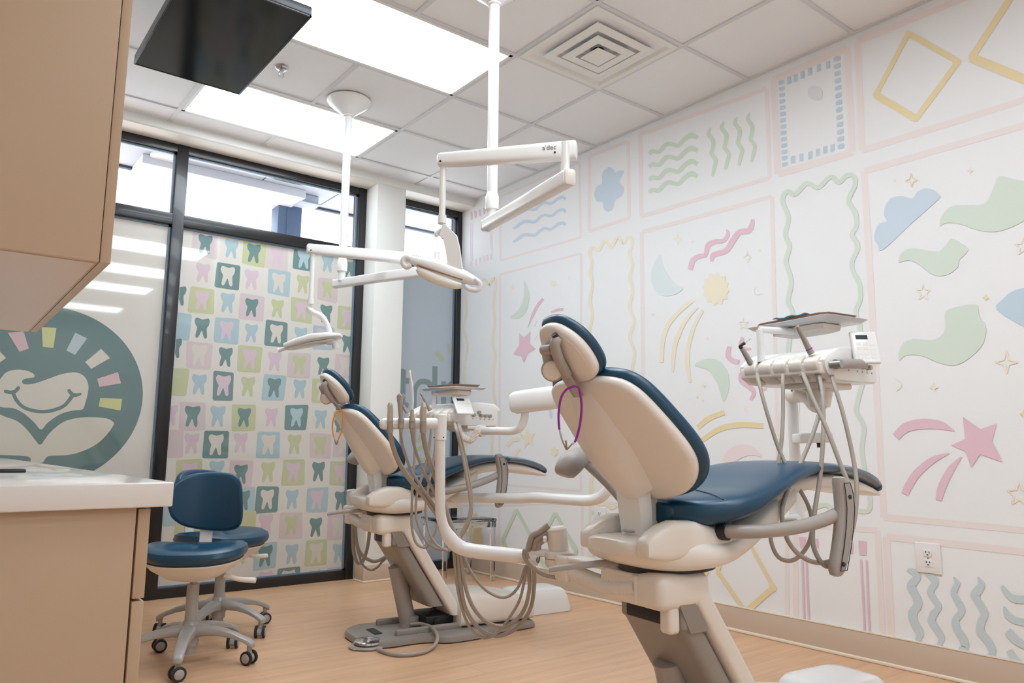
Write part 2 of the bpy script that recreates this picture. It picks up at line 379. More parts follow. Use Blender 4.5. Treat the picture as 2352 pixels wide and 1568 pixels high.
# middle big panel
blob('G', [(305, 275), (320, 340), (360, 410), (400, 455), (442, 470), (410, 505), (350, 522), (290, 505), (255, 440), (252, 380), (275, 315)], MMOON, 5)
stroke('G', [(486, 365, 30), (500, 310, 32), (540, 283, 28), (575, 275, 24), (595, 215, 32), (640, 195, 28), (685, 190, 24), (712, 150, 22), (703, 122, 8)], 28, MPINK, 5)
stroke('G', [(612, 315, 16), (625, 275, 32), (700, 250, 32), (740, 190, 36), (780, 140, 34), (835, 130, 36), (855, 95, 30), (860, 62, 18)], 30, MPINK, 5)
def sun():
    pts = []
    for i in range(24):
        a = 2*PI*i/24+.13; R = (88 if i % 2 == 0 else 68)*(1.0+.12*abs(math.sin(a))); pts.append((640+R*math.cos(a)*.93, 480+R*math.sin(a)*1.05))
    blob('G', pts, MYEL, 0)
sun()
for P in [[(500, 550, 20), (420, 615, 24), (350, 700, 26), (320, 800, 26), (312, 920, 22)], [(528, 592, 10), (460, 665, 22), (405, 780, 26), (385, 880, 24), (380, 980, 12)], [(562, 608, 14), (510, 700, 22), (475, 820, 24), (468, 930, 26), (486, 1040, 16)]]:
    stroke('G', P, 24, MYEL, 6)
blob('G', [(512, 938), (560, 905), (610, 897), (665, 915), (705, 970), (720, 1040), (710, 1105), (684, 1155), (665, 1100), (635, 1020), (590, 965)], MGRN, 5)
stroke('G', [(720, 825, 24), (712, 880, 30), (745, 912, 30), (780, 918, 28)], 30, MPINK, 5)
stroke('G', [(800, 770, 20), (792, 800, 24), (790, 830, 22), (850, 840, 10)], 20, MPINK, 4)
stroke('G', [(790, 985, 24), (795, 1030, 34), (840, 1065, 32), (868, 1100, 26), (848, 1145, 18)], 30, MPINK, 5)
stroke('G', [(940, 1040, 10), (938, 1070, 20), (922, 1088, 10)], 14, MPINK, 4)
stroke('G', [(530, 1310, 30), (600, 1255, 32), (690, 1220, 30)], 30, MYELD, 5); stroke('G', [(545, 1395, 26), (660, 1320, 34), (780, 1295, 34), (925, 1300, 32)], 32, MYELD, 6)
blob('G', [(680, 1510), (710, 1450), (770, 1415), (840, 1415), (890, 1450), (920, 1490), (860, 1475), (800, 1490), (740, 1520)], MROSE, 5)
for x, y, r_, k in [(412, 180, 34, 4), (830, 290, 36, 4), (805, 690, 40, 5)]: star('G', x, y, r_, MLINE, k, .38, out=True, sq=.8)
for x, y in [(500, 195), (902, 248), (590, 775), (258, 630), (570, 1060), (530, 1130), (565, 1150)]: star('G', x, y, 13, MYEL, 4, .35)
stroke('G', [(878, 470), (868, 495), (890, 515), (918, 505)], 4, MLINE, 4); stroke('G', [(815, 1180), (815, 1205), (832, 1212)], 4, MLINE, 4)
# green wavy frame
wavy('C', [(60, 255), (90, 230), (135, 250), (200, 185), (235, 180), (290, 205), (355, 145), (390, 138), (430, 170), (480, 125), (525, 130), (535, 190), (492, 290), (535, 370), (545, 460), (515, 520), (555, 600), (515, 700), (525, 770), (565, 850), (570, 950), (540, 1030), (565, 1120), (580, 1250), (575, 1400), (585, 1500), (560, 1600), (545, 1700), (595, 1800), (580, 1950), (600, 2080), (630, 2220), (630, 2350), (560, 2360), (480, 2330), (420, 2370), (340, 2320), (260, 2340), (180, 2330), (150, 2250), (165, 2050), (130, 1850), (150, 1650), (100, 1500), (90, 1300), (110, 1150), (120, 1040), (88, 960), (110, 830), (75, 700), (98, 600), (70, 520), (92, 410), (55, 310)], 30, MGRN)
# clouds and swooshes of the right panel
blob('C', [(720, 622), (690, 590), (665, 550), (672, 490), (700, 445), (748, 430), (728, 390), (740, 320), (780, 275), (850, 262), (918, 278), (950, 235), (1000, 212), (1060, 222), (1100, 262), (1080, 295), (900, 455)], MBLU, 3)
blob('C', [(1100, 465), (1110, 400), (1150, 350), (1200, 325), (1300, 322), (1380, 318), (1420, 290), (1460, 205), (1495, 130), (1600, 150), (1800, 200), (1780, 320), (1700, 400), (1600, 460), (1500, 495), (1420, 500), (1330, 482), (1250, 452), (1180, 440), (1130, 445)], MGRN, 3)
blob('C', [(825, 705), (840, 650), (880, 618), (930, 610), (1000, 622), (1060, 630), (1100, 628), (1140, 590), (1180, 545), (1240, 575), (1290, 615), (1255, 665), (1228, 690), (1220, 735), (1165, 780), (1100, 795), (1040, 778), (980, 730), (930, 700), (880, 690)], MGRN, 3)
blob('C', [(830, 1360), (828, 1300), (860, 1240), (920, 1215), (1000, 1220), (1070, 1218), (1120, 1180), (1138, 1130), (1140, 1030), (1240, 995), (1340, 985), (1358, 1030), (1365, 1075), (1400, 1110), (1408, 1170), (1380, 1260), (1300, 1340), (1220, 1385), (1150, 1388), (1060, 1360), (980, 1325), (900, 1320), (860, 1330)], MGRN, 3)
blob('C', [(1482, 1020), (1520, 950), (1580, 900), (1660, 875), (1760, 880), (1850, 1000), (1800, 1150), (1700, 1150)], MMOON if False else MBLUD, 3)
star('C', 912, 158, 48, MYELD, 4, .35, out=True, sq=.85, rot=-95); star('C', 1303, 95, 28, MYEL, 4, .3); star('C', 799, 155, 17, MYEL, 4, .4, rot=-70)
star('C', 990, 905, 58, MLINE, 5, .4, out=True, sq=.85); star('C', 1408, 940, 24, MYELD, 4, .45, rot=-80); star('C', 1545, 1370, 76, MYEL, 4, .3, out=True); star('C', 1062, 1535, 32, MYEL, 4, .4)
star('C', 1660, 600, 62, MYEL, 5, .4, out=True); stroke('C', [(805, 1475), (838, 1500), (838, 1535), (812, 1560)], 8, MLINE, 4)
# pink comet
blob('D', [(1395, 175), (1488, 240), (1573, 210), (1547, 302), (1603, 412), (1485, 372), (1440, 442), (1410, 356), (1333, 324), (1408, 292)], MPINK, 0)
stroke('D', [(1045, 280, 42), (1100, 230, 50), (1190, 212, 54), (1280, 220, 44), (1350, 248, 6)], 40, MPINK, 6)
stroke('D', [(1325, 365, 6), (1240, 400, 34), (1160, 465, 42), (1115, 530, 42), (1092, 580, 38)], 40, MPINK, 6)
stroke('D', [(1388, 385, 8), (1340, 440, 34), (1305, 500, 42), (1280, 560, 42), (1270, 612, 30)], 40, MPINK, 6)
star('D', 1243, 22, 26, MYEL, 4, .4); star('D', 1690, 580, 66, MYEL, 5, .42, out=True); star('D', 1715, 160, 24, MYELD, 4, .5)
# yellow diamonds, lower
for P, ws in [([(1700, 1207), (1778, 1348), (1713, 1405), (1648, 1310)], (8, 14, 9, 9)), ([(1575, 1240), (1625, 1310), (1590, 1370), (1545, 1300)], (8, 10, 8, 8))]:
    for i in range(4): stroke('', [P[i], P[(i+1) % 4]], ws[i], MYELD, 0)
blob('', [(1770, 1340), (1785, 1348), (1782, 1358), (1770, 1356)], MYELD, 0)
# pink lines panel
for x, y, w_, h_ in [(556, 832, 36, 60), (624, 838, 28, 54), (803, 860, 34, 60), (869, 862, 40, 76)]:
    blob('D', [(x-w_/2, y-h_/2), (x+w_/2, y-h_/2+4), (x+w_/2, y+h_/2), (x-w_/2+6, y+h_/2-3)], MPINK, 0)
for P in [[(555, 925), (560, 1080), (565, 1240)], [(576, 900), (582, 1080), (590, 1242)], [(862, 920), (872, 1100), (881, 1305)], [(891, 925), (899, 1120), (908, 1308)]]: stroke('D', P, 10, MPINK, 4)
stroke('D', [(565, 1270), (600, 1272)], 5, MPINK, 0)
# green diamonds lower left, yellow flower, green dashes
for P, w_ in [([(1187, 1170), (1222, 1235), (1187, 1302), (1155, 1240)], 7.5), ([(1276, 1177), (1325, 1265), (1278, 1350), (1232, 1262)], 8)]:
    for i in range(4): stroke('', [P[i], P[(i+1) % 4]], w_, MGRNS, 0)
blob('', [(1085, 1178), (1098, 1180), (1103, 1195), (1108, 1190), (1111, 1205), (1104, 1222), (1110, 1235), (1106, 1250), (1090, 1252), (1078, 1235), (1068, 1215), (1075, 1195)], MYELD, 4)
for x, y in [(1275, 132), (1492, 180), (1588, 190), (1270, 545), (1285, 730), (1285, 890), (1275, 1050), (1680, 200), (1780, 215)]:
    blob('J', [(x-24, y-36), (x+20, y-34), (x+24, y+30), (x-20, y+36)], MGRNS, 0)
# teal waves lower right
for dx, P in [(0, [(20, 395, 30), (90, 420, 70), (120, 480, 75), (60, 560, 88), (100, 650, 78), (135, 750, 80), (75, 850, 90), (100, 960, 80), (150, 1040, 76), (140, 1100, 60), (105, 1120, 30)]),
              (0, [(220, 445, 30), (285, 480, 70), (310, 530, 66), (260, 620, 66), (300, 700, 56), (345, 780, 56), (290, 860, 80), (275, 930, 76), (330, 1020, 66), (375, 1100, 64), (350, 1170, 44), (310, 1182, 20)]),
              (0, [(500, 470, 14), (535, 540, 60), (500, 630, 62), (540, 720, 60), (585, 820, 66), (520, 920, 74), (540, 1020, 74), (600, 1110, 78), (615, 1200, 80), (550, 1225, 36)]),
              (0, [(752, 470, 16), (785, 560, 76), (725, 650, 100), (750, 720, 70), (820, 850, 76), (785, 940, 80), (780, 1040, 84), (850, 1130, 78), (900, 1220, 70), (890, 1280, 60), (835, 1285, 26)])]:
    stroke('I', P, 60, MTEAL, 6)
for P in [[(1000, 565, 40), (1060, 650, 60), (1140, 700, 78), (1300, 700, 80)], [(1020, 775, 14), (1060, 860, 70), (1140, 920, 72), (1300, 950, 72)], [(1060, 1030, 80), (1130, 1110, 86), (1200, 1160, 80), (1320, 1200, 80)], [(1080, 1230, 60), (1120, 1310, 76), (1200, 1380, 76), (1320, 1430, 76)]]: stroke('I', P, 70, MTEAL, 6)
mural.box((XR, YF, 0), (XR+.12, YW+.12, ZC+.05), m=WALL)
struct('wall_right', mural)

# ================================================================== WINDOWS (black frames, filmed lower panes)
YG = YW+.035
FILM = mat('cream_window_film', rgb(212, 207, 198), .04, coat=.6, coatr=.02)
FILMB = mat('grey_blue_window_film', rgb(186, 197, 208), .05, coat=.5, coatr=.02)
def film(c): return mat('film_%d' % len(MATS), rgb(*c), .05, coat=.6, coatr=.02)
FD = film((108, 136, 134)); FP = film((203, 187, 188)); FPT = film((204, 184, 192)); FG = film((186, 190, 150)); FB = film((164, 186, 192)); FC = film((206, 199, 188)); FL = film((168, 190, 198)); FPP = film((203, 192, 188))
LOGO = film((102, 126, 124)); LG = film((196, 198, 140)); LBL = film((176, 188, 192)); LP = film((206, 176, 178)); LC = film((206, 200, 186)); TXT = film((132, 150, 152)); TXG = film((178, 194, 160)); TXY = film((190, 195, 185))
def onpane(q): return at(q[0], q[1], Y=YG)
YF1 = YW+.10
def window(name, x0, x1, muls, zs=(0, .065, 2.388, 2.463, 2.888, 2.943)):
    b = MB(); e = .002
    b.box((x0, YW, zs[0]), (x1, YF1, zs[1]), r=e); b.box((x0, YW, zs[4]), (x1, YF1, zs[5]), r=e)
    b.box((x0, YW-.002, zs[2]), (x1, YF1-.002, zs[3]), r=e)
    for a, c in muls: b.box((a, YW-.004, zs[0]), (c, YF1, zs[5]), r=e)
    f = struct(name, b, BLACK)
    g = MB()
    for (a, c) in [(muls[i][1], muls[i+1][0]) for i in range(len(muls)-1)]:
        for (z0, z1) in ((zs[3], zs[4]), (zs[1], zs[2])):
            t = .014
            g.box((a, YG-.008, z1-t), (c, YG+.01, z1)); g.box((a, YG-.008, z0), (c, YG+.01, z0+t*.6)); g.box((a, YG-.008, z0), (a+t*.6, YG+.01, z1)); g.box((c-t, YG-.008, z0), (c, YG+.01, z1))
    g.build('glazing_bead', BEAD, f)
    return f
ZL, ZT0, ZT1, ZU0, ZU1 = .065, 2.388, 2.463, .0, 2.888
w1 = window('window_1', -.3, 2.588, [(-.3, -.24), (1.19, 1.262), (2.527, 2.588)])
def pane(name, x0, x1, z0, z1, m_, par): return MB().box((x0, YG, z0), (x1, YG+.008, z1)).build(name, m_, par)
pane('clear_pane', -.24, 1.19, ZT1, ZU1, GLASS, w1); pane('clear_pane', 1.262, 2.527, ZT1, ZU1, GLASS, w1)
N_ = (0, -1, 0)
# --- left pane: logo decal of a smiling mouth inside a round badge
b = MB()
b.box((-.24, YG, ZL), (1.19, YG+.008, ZT0), m=FILM)
_lay[0] = 0
kw = dict(b=b, mapf=onpane, nrm=N_)
ctr = onpane((94, 897)); 
def circ(cx, cz, rx, rz, m_, n_=90):
    _lay[0] += 1
    b.poly([Vector((cx+rx*math.cos(2*PI*i/n_), YG-.0006-.000008*_lay[0], cz+rz*math.sin(2*PI*i/n_))) for i in range(n_)], m_)
pR = onpane((328, 905)); pT = onpane((165, 712)); pB = onpane((222, 1077))
# circle through three traced rim points
def circum(A, B, C_):
    ax, ay, bx, by, cx, cy_ = A.x, A.z, B.x, B.z, C_.x, C_.z
    d = 2*(ax*(by-cy_)+bx*(cy_-ay)+cx*(ay-by))
    ux = ((ax*ax+ay*ay)*(by-cy_)+(bx*bx+by*by)*(cy_-ay)+(cx*cx+cy_*cy_)*(ay-by))/d
    uy = ((ax*ax+ay*ay)*(cx-bx)+(bx*bx+by*by)*(ax-cx)+(cx*cx+cy_*cy_)*(bx-ax))/d
    return ux, uy, math.hypot(ax-ux, ay-uy)
ux, uy, R0 = circum(pR, pT, pB)
circ(ux, uy, R0, R0, LOGO)
for P, m_ in [([(70, 250), (212, 240), (260, 393), (176, 422)], LP), ([(-60, 400), (0, 420), (55, 478), (-40, 545)], LC), ([(375, 200), (508, 207), (480, 387), (385, 378)], LG), ([(678, 250), (785, 302), (675, 450), (597, 410)], LBL),
              ([(910, 395), (990, 478), (823, 575), (767, 515)], LC), ([(1062, 605), (1090, 706), (895, 738), (875, 665)], LP), ([(903, 838), (1100, 845), (1085, 950), (888, 915)], LG)]:
    blob('S', P, m_, 0, **kw)
blob('S', [(10, 920), (-20, 880), (-60, 760), (0, 670), (60, 605), (150, 583), (240, 592), (300, 620), (308, 650), (250, 660), (210, 672), (198, 692), (215, 712), (260, 715), (330, 702), (450, 660), (560, 622), (680, 608), (760, 645), (795, 720), (790, 800), (765, 890), (742, 940), (650, 952), (540, 985), (430, 1060), (370, 1122), (310, 1060), (220, 980), (120, 930)], LC, 4, **kw)
blob('S', [(-60, 1000), (60, 1012), (160, 1050), (240, 1120), (300, 1195), (340, 1245), (358, 1258), (380, 1245), (450, 1150), (560, 1060), (680, 1020), (820, 1010), (960, 1022), (1020, 1055), (1020, 1085), (960, 1170), (860, 1260), (720, 1325), (600, 1352), (450, 1358), (410, 1380), (380, 1420), (280, 1420), (255, 1365), (0, 1350), (-60, 1348)], LC, 3, **kw)
stroke('S', [(120, 800, 34), (150, 860, 34), (210, 920, 32), (300, 952, 32), (390, 960, 32), (480, 948, 32), (580, 905, 32), (655, 815, 36)], 32, LOGO, 6, **kw)
stroke('S', [(48, 778, 30), (100, 788, 34), (140, 775, 34), (165, 748, 34)], 32, LOGO, 5, **kw); stroke('S', [(620, 770, 32), (645, 800, 34), (680, 812, 34), (722, 802, 24)], 32, LOGO, 5, **kw)
for x, y, r_ in [(48, 778, 15), (165, 748, 17), (623, 772, 17), (722, 802, 13)]: blob('S', [(x+r_*math.cos(a*PI/5), y+r_*math.sin(a*PI/5)) for a in range(10)], LOGO, 0, **kw)
b.build('filmed_pane', None, w1)['label'] = 'cream film pane with a round green smiling mouth emblem'
# --- middle pane: tooth pattern
b = MB(); b.box((1.262, YG, ZL), (2.527, YG+.008, ZT0), m=FILM)
kw = dict(b=b, mapf=onpane, nrm=N_); _lay[0] = 0
TO = [(-.40, .98), (-.2, .93), (0, .86), (.2, .93), (.42, 1.0), (.50, .72), (.46, .35), (.34, .02), (.36, -.4), (.38, -.85), (.27, -1.0), (.16, -.85), (.07, -.45), (0, -.25), (-.07, -.45), (-.18, -.85), (-.30, -1.0), (-.40, -.85), (-.37, -.4), (-.32, .02), (-.46, .35), (-.52, .72)]
X0, X1 = 1.262+.012, 2.527-.014
def clipx(P):   # clip polygon to the visible pane
    for s_, lim in ((1, X0), (-1, -X1)):
        Q = []
        for i in range(len(P)):
            a, c = P[i], P[(i+1) % len(P)]
            ia, ic = s_*a[0] >= lim, s_*c[0] >= lim
            if ia: Q.append(a)
            if ia != ic:
                t = (lim/s_-a[0])/(c[0]-a[0]); Q.append((lim/s_, a[1]+(c[1]-a[1])*t))
        P = Q
        if len(P) < 3: return []
    for s_, lim in ((-1, -(ZT0-.015)), (1, ZL+.01)):
        Q = []
        for i in range(len(P)):
            a, c = P[i], P[(i+1) % len(P)]
            ia, ic = s_*a[1] >= lim, s_*c[1] >= lim
            if ia: Q.append(a)
            if ia != ic:
                t = (lim/s_-a[1])/(c[1]-a[1]); Q.append((a[0]+(c[0]-a[0])*t, lim/s_))
        P = Q
        if len(P) < 3: return []
    return P
def flat(P, m_):
    P = clipx(P)
    if len(P) < 3: return
    _lay[0] += 1; b.poly([Vector((x, YG-.0006-.000004*_lay[0], z)) for x, z in P], m_)
rt = random.Random(3)
CELLS = """175,40,P,D 290,60,,B 388,80,G,D 490,100,Q,P 608,105,D,L 712,125,,B 808,150,,D 165,165,,P 273,180,D,C 378,195,,P 497,210,B,C 603,215,,G 712,240,P,G 160,287,G,P 273,297,,B 378,318,P,D 492,322,,G 597,330,G,P 706,345,,D 800,365,G,P
58,265,,D 55,400,B, 160,408,,D 268,418,B,P 377,430,,B 487,433,D,C 594,445,,B 694,450,B,P 800,478,,D 148,527,P,C 264,535,,D 370,543,G,P 480,555,,P 587,570,P,G 693,575,,D 790,575,P,C 40,645,G, 148,655,,B 254,660,D,T 362,665,,G 477,670,B,D 590,675,,B 690,687,G,C 38,495,,D
118,795,P,D 230,795,,B 345,800,G,D 465,800,,P 575,800,D,L 682,808,,B 768,845,,D 20,790,,P 20,915,P, 115,915,,P 222,920,D,C 330,912,,P 452,920,B,C 567,918,,G 680,925,P,G 785,920,P,C 105,1045,G,P 225,1035,,B 331,1050,P,D 450,1040,,G 562,1040,G,P 672,1038,,D 768,1045,G,P
10,1215,B, 110,1165,,D 225,1165,P,G 340,1165,B,D 447,1160,D,C 556,1160,,B 665,1162,B,P 770,1165,,D 100,1290,G,C 225,1290,,D 345,1268,G, 440,1270,,P 552,1275,P,G 660,1282,,D 758,1280,P,C 325,1400,,G 438,1408,B,D 555,1400,,B 662,1395,G,C 762,1395,,B 540,1515,D,C 440,1520,,P 655,1510,,P 750,1515,P,D"""
TM = {'D': FD, 'P': FPT, 'G': FG, 'B': FB, 'C': FC, 'L': FL, 'T': FPT}; BM = {'D': FD, 'P': FP, 'G': FG, 'B': FB, 'Q': FPP}
for tok in CELLS.split():
    x, y, bg, tt = tok.split(',')
    c = onpane(px('W', (float(x), float(y))))
    if bg:
        hw, hh = (.082, .089) if not (bg == 'D' and tt == 'T') else (.068, .098)
        j = lambda: rt.uniform(-.006, .006)
        cn = .009
        Q = []
        for sx, sz in ((-1, 1), (1, 1), (1, -1), (-1, -1)):
            X_, Z_ = c.x+sx*hw+j(), c.z+sz*hh+j()
            k_ = [(X_, Z_-sz*cn), (X_-sx*cn, Z_)]
            if sx*sz > 0: k_ = k_[::-1]
            Q += k_
        flat(Q, BM[bg])
    if tt:
        s_ = 1.0 + rt.uniform(-.05, .05)
        P = cr_curve([Vector((c.x+a*.094*s_, c.z+q*.068*s_, 0)) for a, q in TO], 3, True)
        flat([(v.x, v.y) for v in P], TM[tt])
b.build('filmed_pane', None, w1)['label'] = 'cream film pane printed with coloured teeth in squares'
# --- window 2: narrow pane, lettering
w2 = window('window_2', 2.72, 3.489, [(2.72, 2.78), (3.445, 3.489)])
pane('clear_pane', 2.78, 3.445, ZT1, ZU1, GLASS, w2)
b = MB(); b.box((2.78, YG, ZL), (3.445, YG+.008, ZT0), m=FILMB)
kw = dict(b=b, mapf=onpane, nrm=N_); _lay[0] = 0
def K(P, m_, n_=0): blob('K', P, m_, n_, **kw)
K([(232, 822), (332, 858), (330, 995), (392, 1003), (388, 1108), (328, 1108), (318, 1400), (330, 1440), (380, 1450), (378, 1540), (290, 1530), (225, 1480), (218, 1400), (222, 1105), (142, 1092), (148, 980), (232, 990)], TXT)
stroke('K', [(480, 1750, 80), (488, 1400, 72), (500, 1200, 80), (570, 1085, 96), (650, 1066, 100), (740, 1090, 100), (820, 1190, 90), (850, 1400, 90), (850, 1560, 90)], 90, TXT, 7, **kw)
K([(808, 788), (890, 792), (902, 800), (890, 1700), (800, 1700)], TXT)
K([(968, 1060), (1058, 1062), (1058, 1500), (1085, 1600), (1000, 1600), (960, 1400)], TXT)
stroke('K', [(1055, 1300, 80), (1080, 1180, 80), (1140, 1105, 84), (1220, 1100, 80), (1290, 1130, 76)], 80, TXT, 6, **kw)
K([(60, 1455), (190, 1460), (190, 1570), (60, 1570)], TXT)
blob('K', [(845, 570), (900, 505), (1020, 660), (975, 715)], TXG, 0, **kw); blob('K', [(1050, 380), (1130, 390), (1165, 580), (1095, 570)], TXY, 0, **kw)
def q2(x, y): return (x*.15306+860, y*.15306+860)
for P, wd in [([(650, 1010, 50), (720, 900, 60), (790, 820, 40)], 50), ([(630, 1130, 60), (740, 1080, 60), (830, 1020, 50)], 60), ([(660, 1290, 60), (780, 1260, 70), (840, 1130, 50)], 60), ([(1180, 1190, 60), (1180, 1000, 60), (1140, 860, 40)], 60)]:
    stroke('', [(*q2(x, y), w_*.153) for x, y, w_ in P], 8, TXG, 5, **kw)
b.build('filmed_pane', None, w2)['label'] = 'grey film pane with large green grey letters'
# ================================================================== OUTSIDE THE GLASS
def atz(x, y, z=3.02): return at(x, y, Z=z)
b = MB(); e1 = atz(274, 378).y
b.box((-1.5, YW+.11, 3.02), (5.5, e1, 3.10), m=EXTW)
b.box((-1.5, e1-.02, 3.0), (5.5, e1+.02, 3.1), m=EXTL)
for i in range(12):
    x = -1.1+.6096*i; b.box((x-.004, YW+.11, 3.0185), (x+.004, e1, 3.03), m=EXTL)
b.box((-1.5, 5.42, 3.0185), (5.5, 5.428, 3.03), m=EXTL)
tag(b.build('canopy_soffit'), 'pale grey panelled soffit just outside the upper window panes', 'soffit', kind='structure')
b = MB(); a1 = atz(395, 345, 2.97); a2 = atz(700, 440, 2.97); b.box((a1.x-.12, 5.70, 2.95), (a2.x+.05, e1+.3, 3.02), r=.004)
tag(b.build('canopy_beam', EXTB), 'white beam under the soffit outside the window', 'beam', kind='structure')
a1 = atz(378, 364, 3.0); b = MB(); b.lathe([(0, 0), (.085, 0), (.095, .006), (.095, .02), (0, .02)], (a1.x, a1.y, 2.998))
tag(b.build('soffit_downlight', EXTB), 'round white fixture on the soffit outside the window', 'light')
a1 = at(634, 500, Y=6.05); a2 = at(688, 500, Y=6.05); b = MB(); b.box((a1.x, 6.0, 0), (a2.x, 6.16, 3.3), r=.005); b.box((a1.x+(a2.x-a1.x)*.36, 5.992, 0), (a1.x+(a2.x-a1.x)*.40, 6.0, 3.3), m=None)
tag(b.build('canopy_post', EXTP), 'slate blue post outside the window under the canopy', 'post', kind='structure')
a1 = atz(706, 468, 2.96); b = MB(); b.box((a1.x-.07, a1.y-.07, 2.95), (a1.x+.07, a1.y+.07, 3.019), r=.008); b.box((a1.x-.085, a1.y-.085, 2.942), (a1.x+.085, a1.y+.085, 2.952), r=.003)
tag(b.build('soffit_box_light', EXTW), 'small square grey fixture on the soffit outside the window', 'light')

# ================================================================== CEILING FIXTURES
def light_panel(i0, label, j=0):
    x0, x1 = GX-(3+j)*T, GX-(1+j)*T; y1, y0 = GY-T*i0, GY-T*(i0+1)
    t = thing('ceiling_light_panel', label, 'ceiling light', ((x0+x1)/2, (y0+y1)/2, ZC), group='ceiling light panels')
    c = t.location
    b = MB(); e = .03
    for lo, hi in (((x0+.012, y0+.012), (x1-.012, y0+e)), ((x0+.012, y1-e), (x1-.012, y1-.012)), ((x0+.012, y0+.012), (x0+e, y1-.012)), ((x1-e, y0+.012), (x1-.012, y1-.012))):
        b.box((lo[0]-c.x, lo[1]-c.y, -.003), (hi[0]-c.x, hi[1]-c.y, .004))
    b.build('frame', TRIMW, t)
    MB().box((x0+e-c.x, y0+e-c.y, -.001), (x1-e-c.x, y1-e-c.y, .003)).build('diffuser', PANEL, t)
light_panel(-3, 'bright ceiling light panel nearer the windows, behind the white dome canopy')
light_panel(-1, 'bright ceiling light panel beside the hanging screen and air vent')
light_panel(1, 'bright ceiling light panel just above the top of the frame')
light_panel(3, 'bright ceiling light panel overhead near the cabinets')
light_panel(5, 'bright ceiling light panel towards the rear wall')
light_panel(8, 'bright ceiling light panel closest to the rear wall')
for i_, l_ in ((8, 'extra ceiling light panel added out of view over the rear left corner to brighten the room'),): light_panel(i_, l_, 4)  # added panel outside the view, put in only to brighten the room
# diffuser vent
cx_, cy2 = GX-T/2, GY-T/2
t = thing('air_diffuser', 'square white stepped air vent set in the ceiling', 'air vent', (cx_, cy2, ZC))
def sqring(h, z): return [Vector((-h, -h, z)), Vector((h, -h, z)), Vector((h, h, z)), Vector((-h, h, z))]
b = MB(); b.loft([sqring(.292, .0), sqring(.292, -.008), sqring(.262, -.008), sqring(.225, .025), sqring(.21, .055)], caps=False); b.build('outer_frame', TRIMW, t)
MB().box((-.22, -.22, .045), (.22, .22, .056)).build('duct_back', TRIMW, t)
MB().box((-.10, -.10, .035), (.10, .10, .046), r=.02).build('duct_opening', DARK, t)
for h0, z0, zt in ((.205, -.012, .035), (.135, -.022, .02), (.066, -.032, 0)):
    b = MB(); b.loft([sqring(h0, z0), sqring(h0, z0-.003), sqring(h0-.05, z0-.005), sqring(h0-.055, zt), sqring(h0-.053, zt), sqring(h0-.048, z0+.002), sqring(h0, z0)], caps=False)
    if h0 < .1: b = MB(); b.box((-h0, -h0, z0-.004), (h0, h0, z0), r=.002)
    b.build('cone_vane', TRIMW, t)
for sx in (-1, 1): MB().cyl((sx*.05, 0, -.03), (sx*.05, 0, .05), .004, 8).build('hanger', STEEL, t)
MB().cyl((0, 0, -.03), (0, 0, .05), .03, 16).build('damper', DARK, t)
# sprinkler
s = at(647, 155, Z=3.0)
t = thing('fire_sprinkler', 'small chrome fire sprinkler on the ceiling beside the hanging screen', 'sprinkler', (s.x, s.y, ZC))
b = MB(); b.lathe([(0, 0), (.034, 0), (.036, -.004), (.026, -.012), (.014, -.013), (0, -.013)]); b.build('escutcheon', CHROME, t)
b = MB()
b.cyl((0, 0, -.01), (0, 0, -.026), .009, 12); b.tube([(-.008, 0, -.022), (-.013, 0, -.034), (-.005, 0, -.048)], .0025, 8, smooth=4); b.tube([(.008, 0, -.022), (.013, 0, -.034), (.005, 0, -.048)], .0025, 8, smooth=4)
b.build('body', CHROME, t); MB().lathe([(0, -.048), (.016, -.05), (.016, -.052), (0, -.052)], seg=14).build('deflector', CHROME, t)
# wall sensor disc and outlets
def outlet(name, x, y, label, w_=.105, h_=.128):
    c = at(x, y, X=XR); t = thing(name, label, 'outlet', (XR-.001, c.y, c.z))
    MB().box((-.006, -w_/2, -h_/2), (0, w_/2, h_/2), r=.004).build('cover_plate', WHITEP, t)
    for s_ in (-1, 1):
        r = MB(); r.box((-.0085, -.017, s_*.021-.0155), (-.005, .017, s_*.021+.0155), r=.006); rc = r.build('receptacle', WHITEP, t)
        d = MB(); d.box((-.0092, -.009, s_*.021+.0), (-.0083, -.006, s_*.021+.008)); d.box((-.0092, .006, s_*.021+.0), (-.0083, .0085, s_*.021+.009)); d.box((-.0092, .003, s_*.021+.003), (-.0083, .006, s_*.021+.0055)); d.box((-.0092, -.003, s_*.021-.0095), (-.0083, .003, s_*.021-.0045), r=.002)
        d.build('slots', DARK, rc)
    MB().cyl((-.0075, 0, 0), (-.005, 0, 0), .003, 10).build('screw', CHROME, t)
    return t
outlet('wall_outlet', 2133, 1281, 'white twin socket on the right wall above the teal waves')
outlet('wall_outlet', 1379, 1187, 'white twin socket on the right wall behind the armrest of the nearer chair')

# ================================================================== HANGING TV
zt = 2.65
A_ = at(308, 145, Z=zt); B_ = at(557, 222, Z=zt); C_ = at(708, 36, Z=zt)
x0, x1, y0, y1 = A_.x, (B_.x+C_.x)/2, C_.y, (A_.y+B_.y)/2
t = thing('ceiling_television', 'flat black screen hanging face down from the ceiling', 'television', ((x0+x1)/2, (y0+y1)/2, zt))
hx, hy = (x1-x0)/2, (y1-y0)/2
MB().box((-hx, -hy, .004), (hx, hy, .045), r=.006, m=TVB).build('casing', None, t)
b = MB(); bz = .006
for lo, hi in (((-hx, -hy), (hx, -hy+bz)), ((-hx, hy-bz), (hx, hy)), ((-hx, -hy), (-hx+bz, hy)), ((hx-bz*1.6, -hy), (hx, hy))): b.box((*lo, -.001), (*hi, .006), r=.001)
b.build('bezel', BLACK, t)
MB().box((-hx+bz, -hy+bz, .001), (hx-bz*1.6, hy-bz, .005)).build('screen', SCREEN, t)
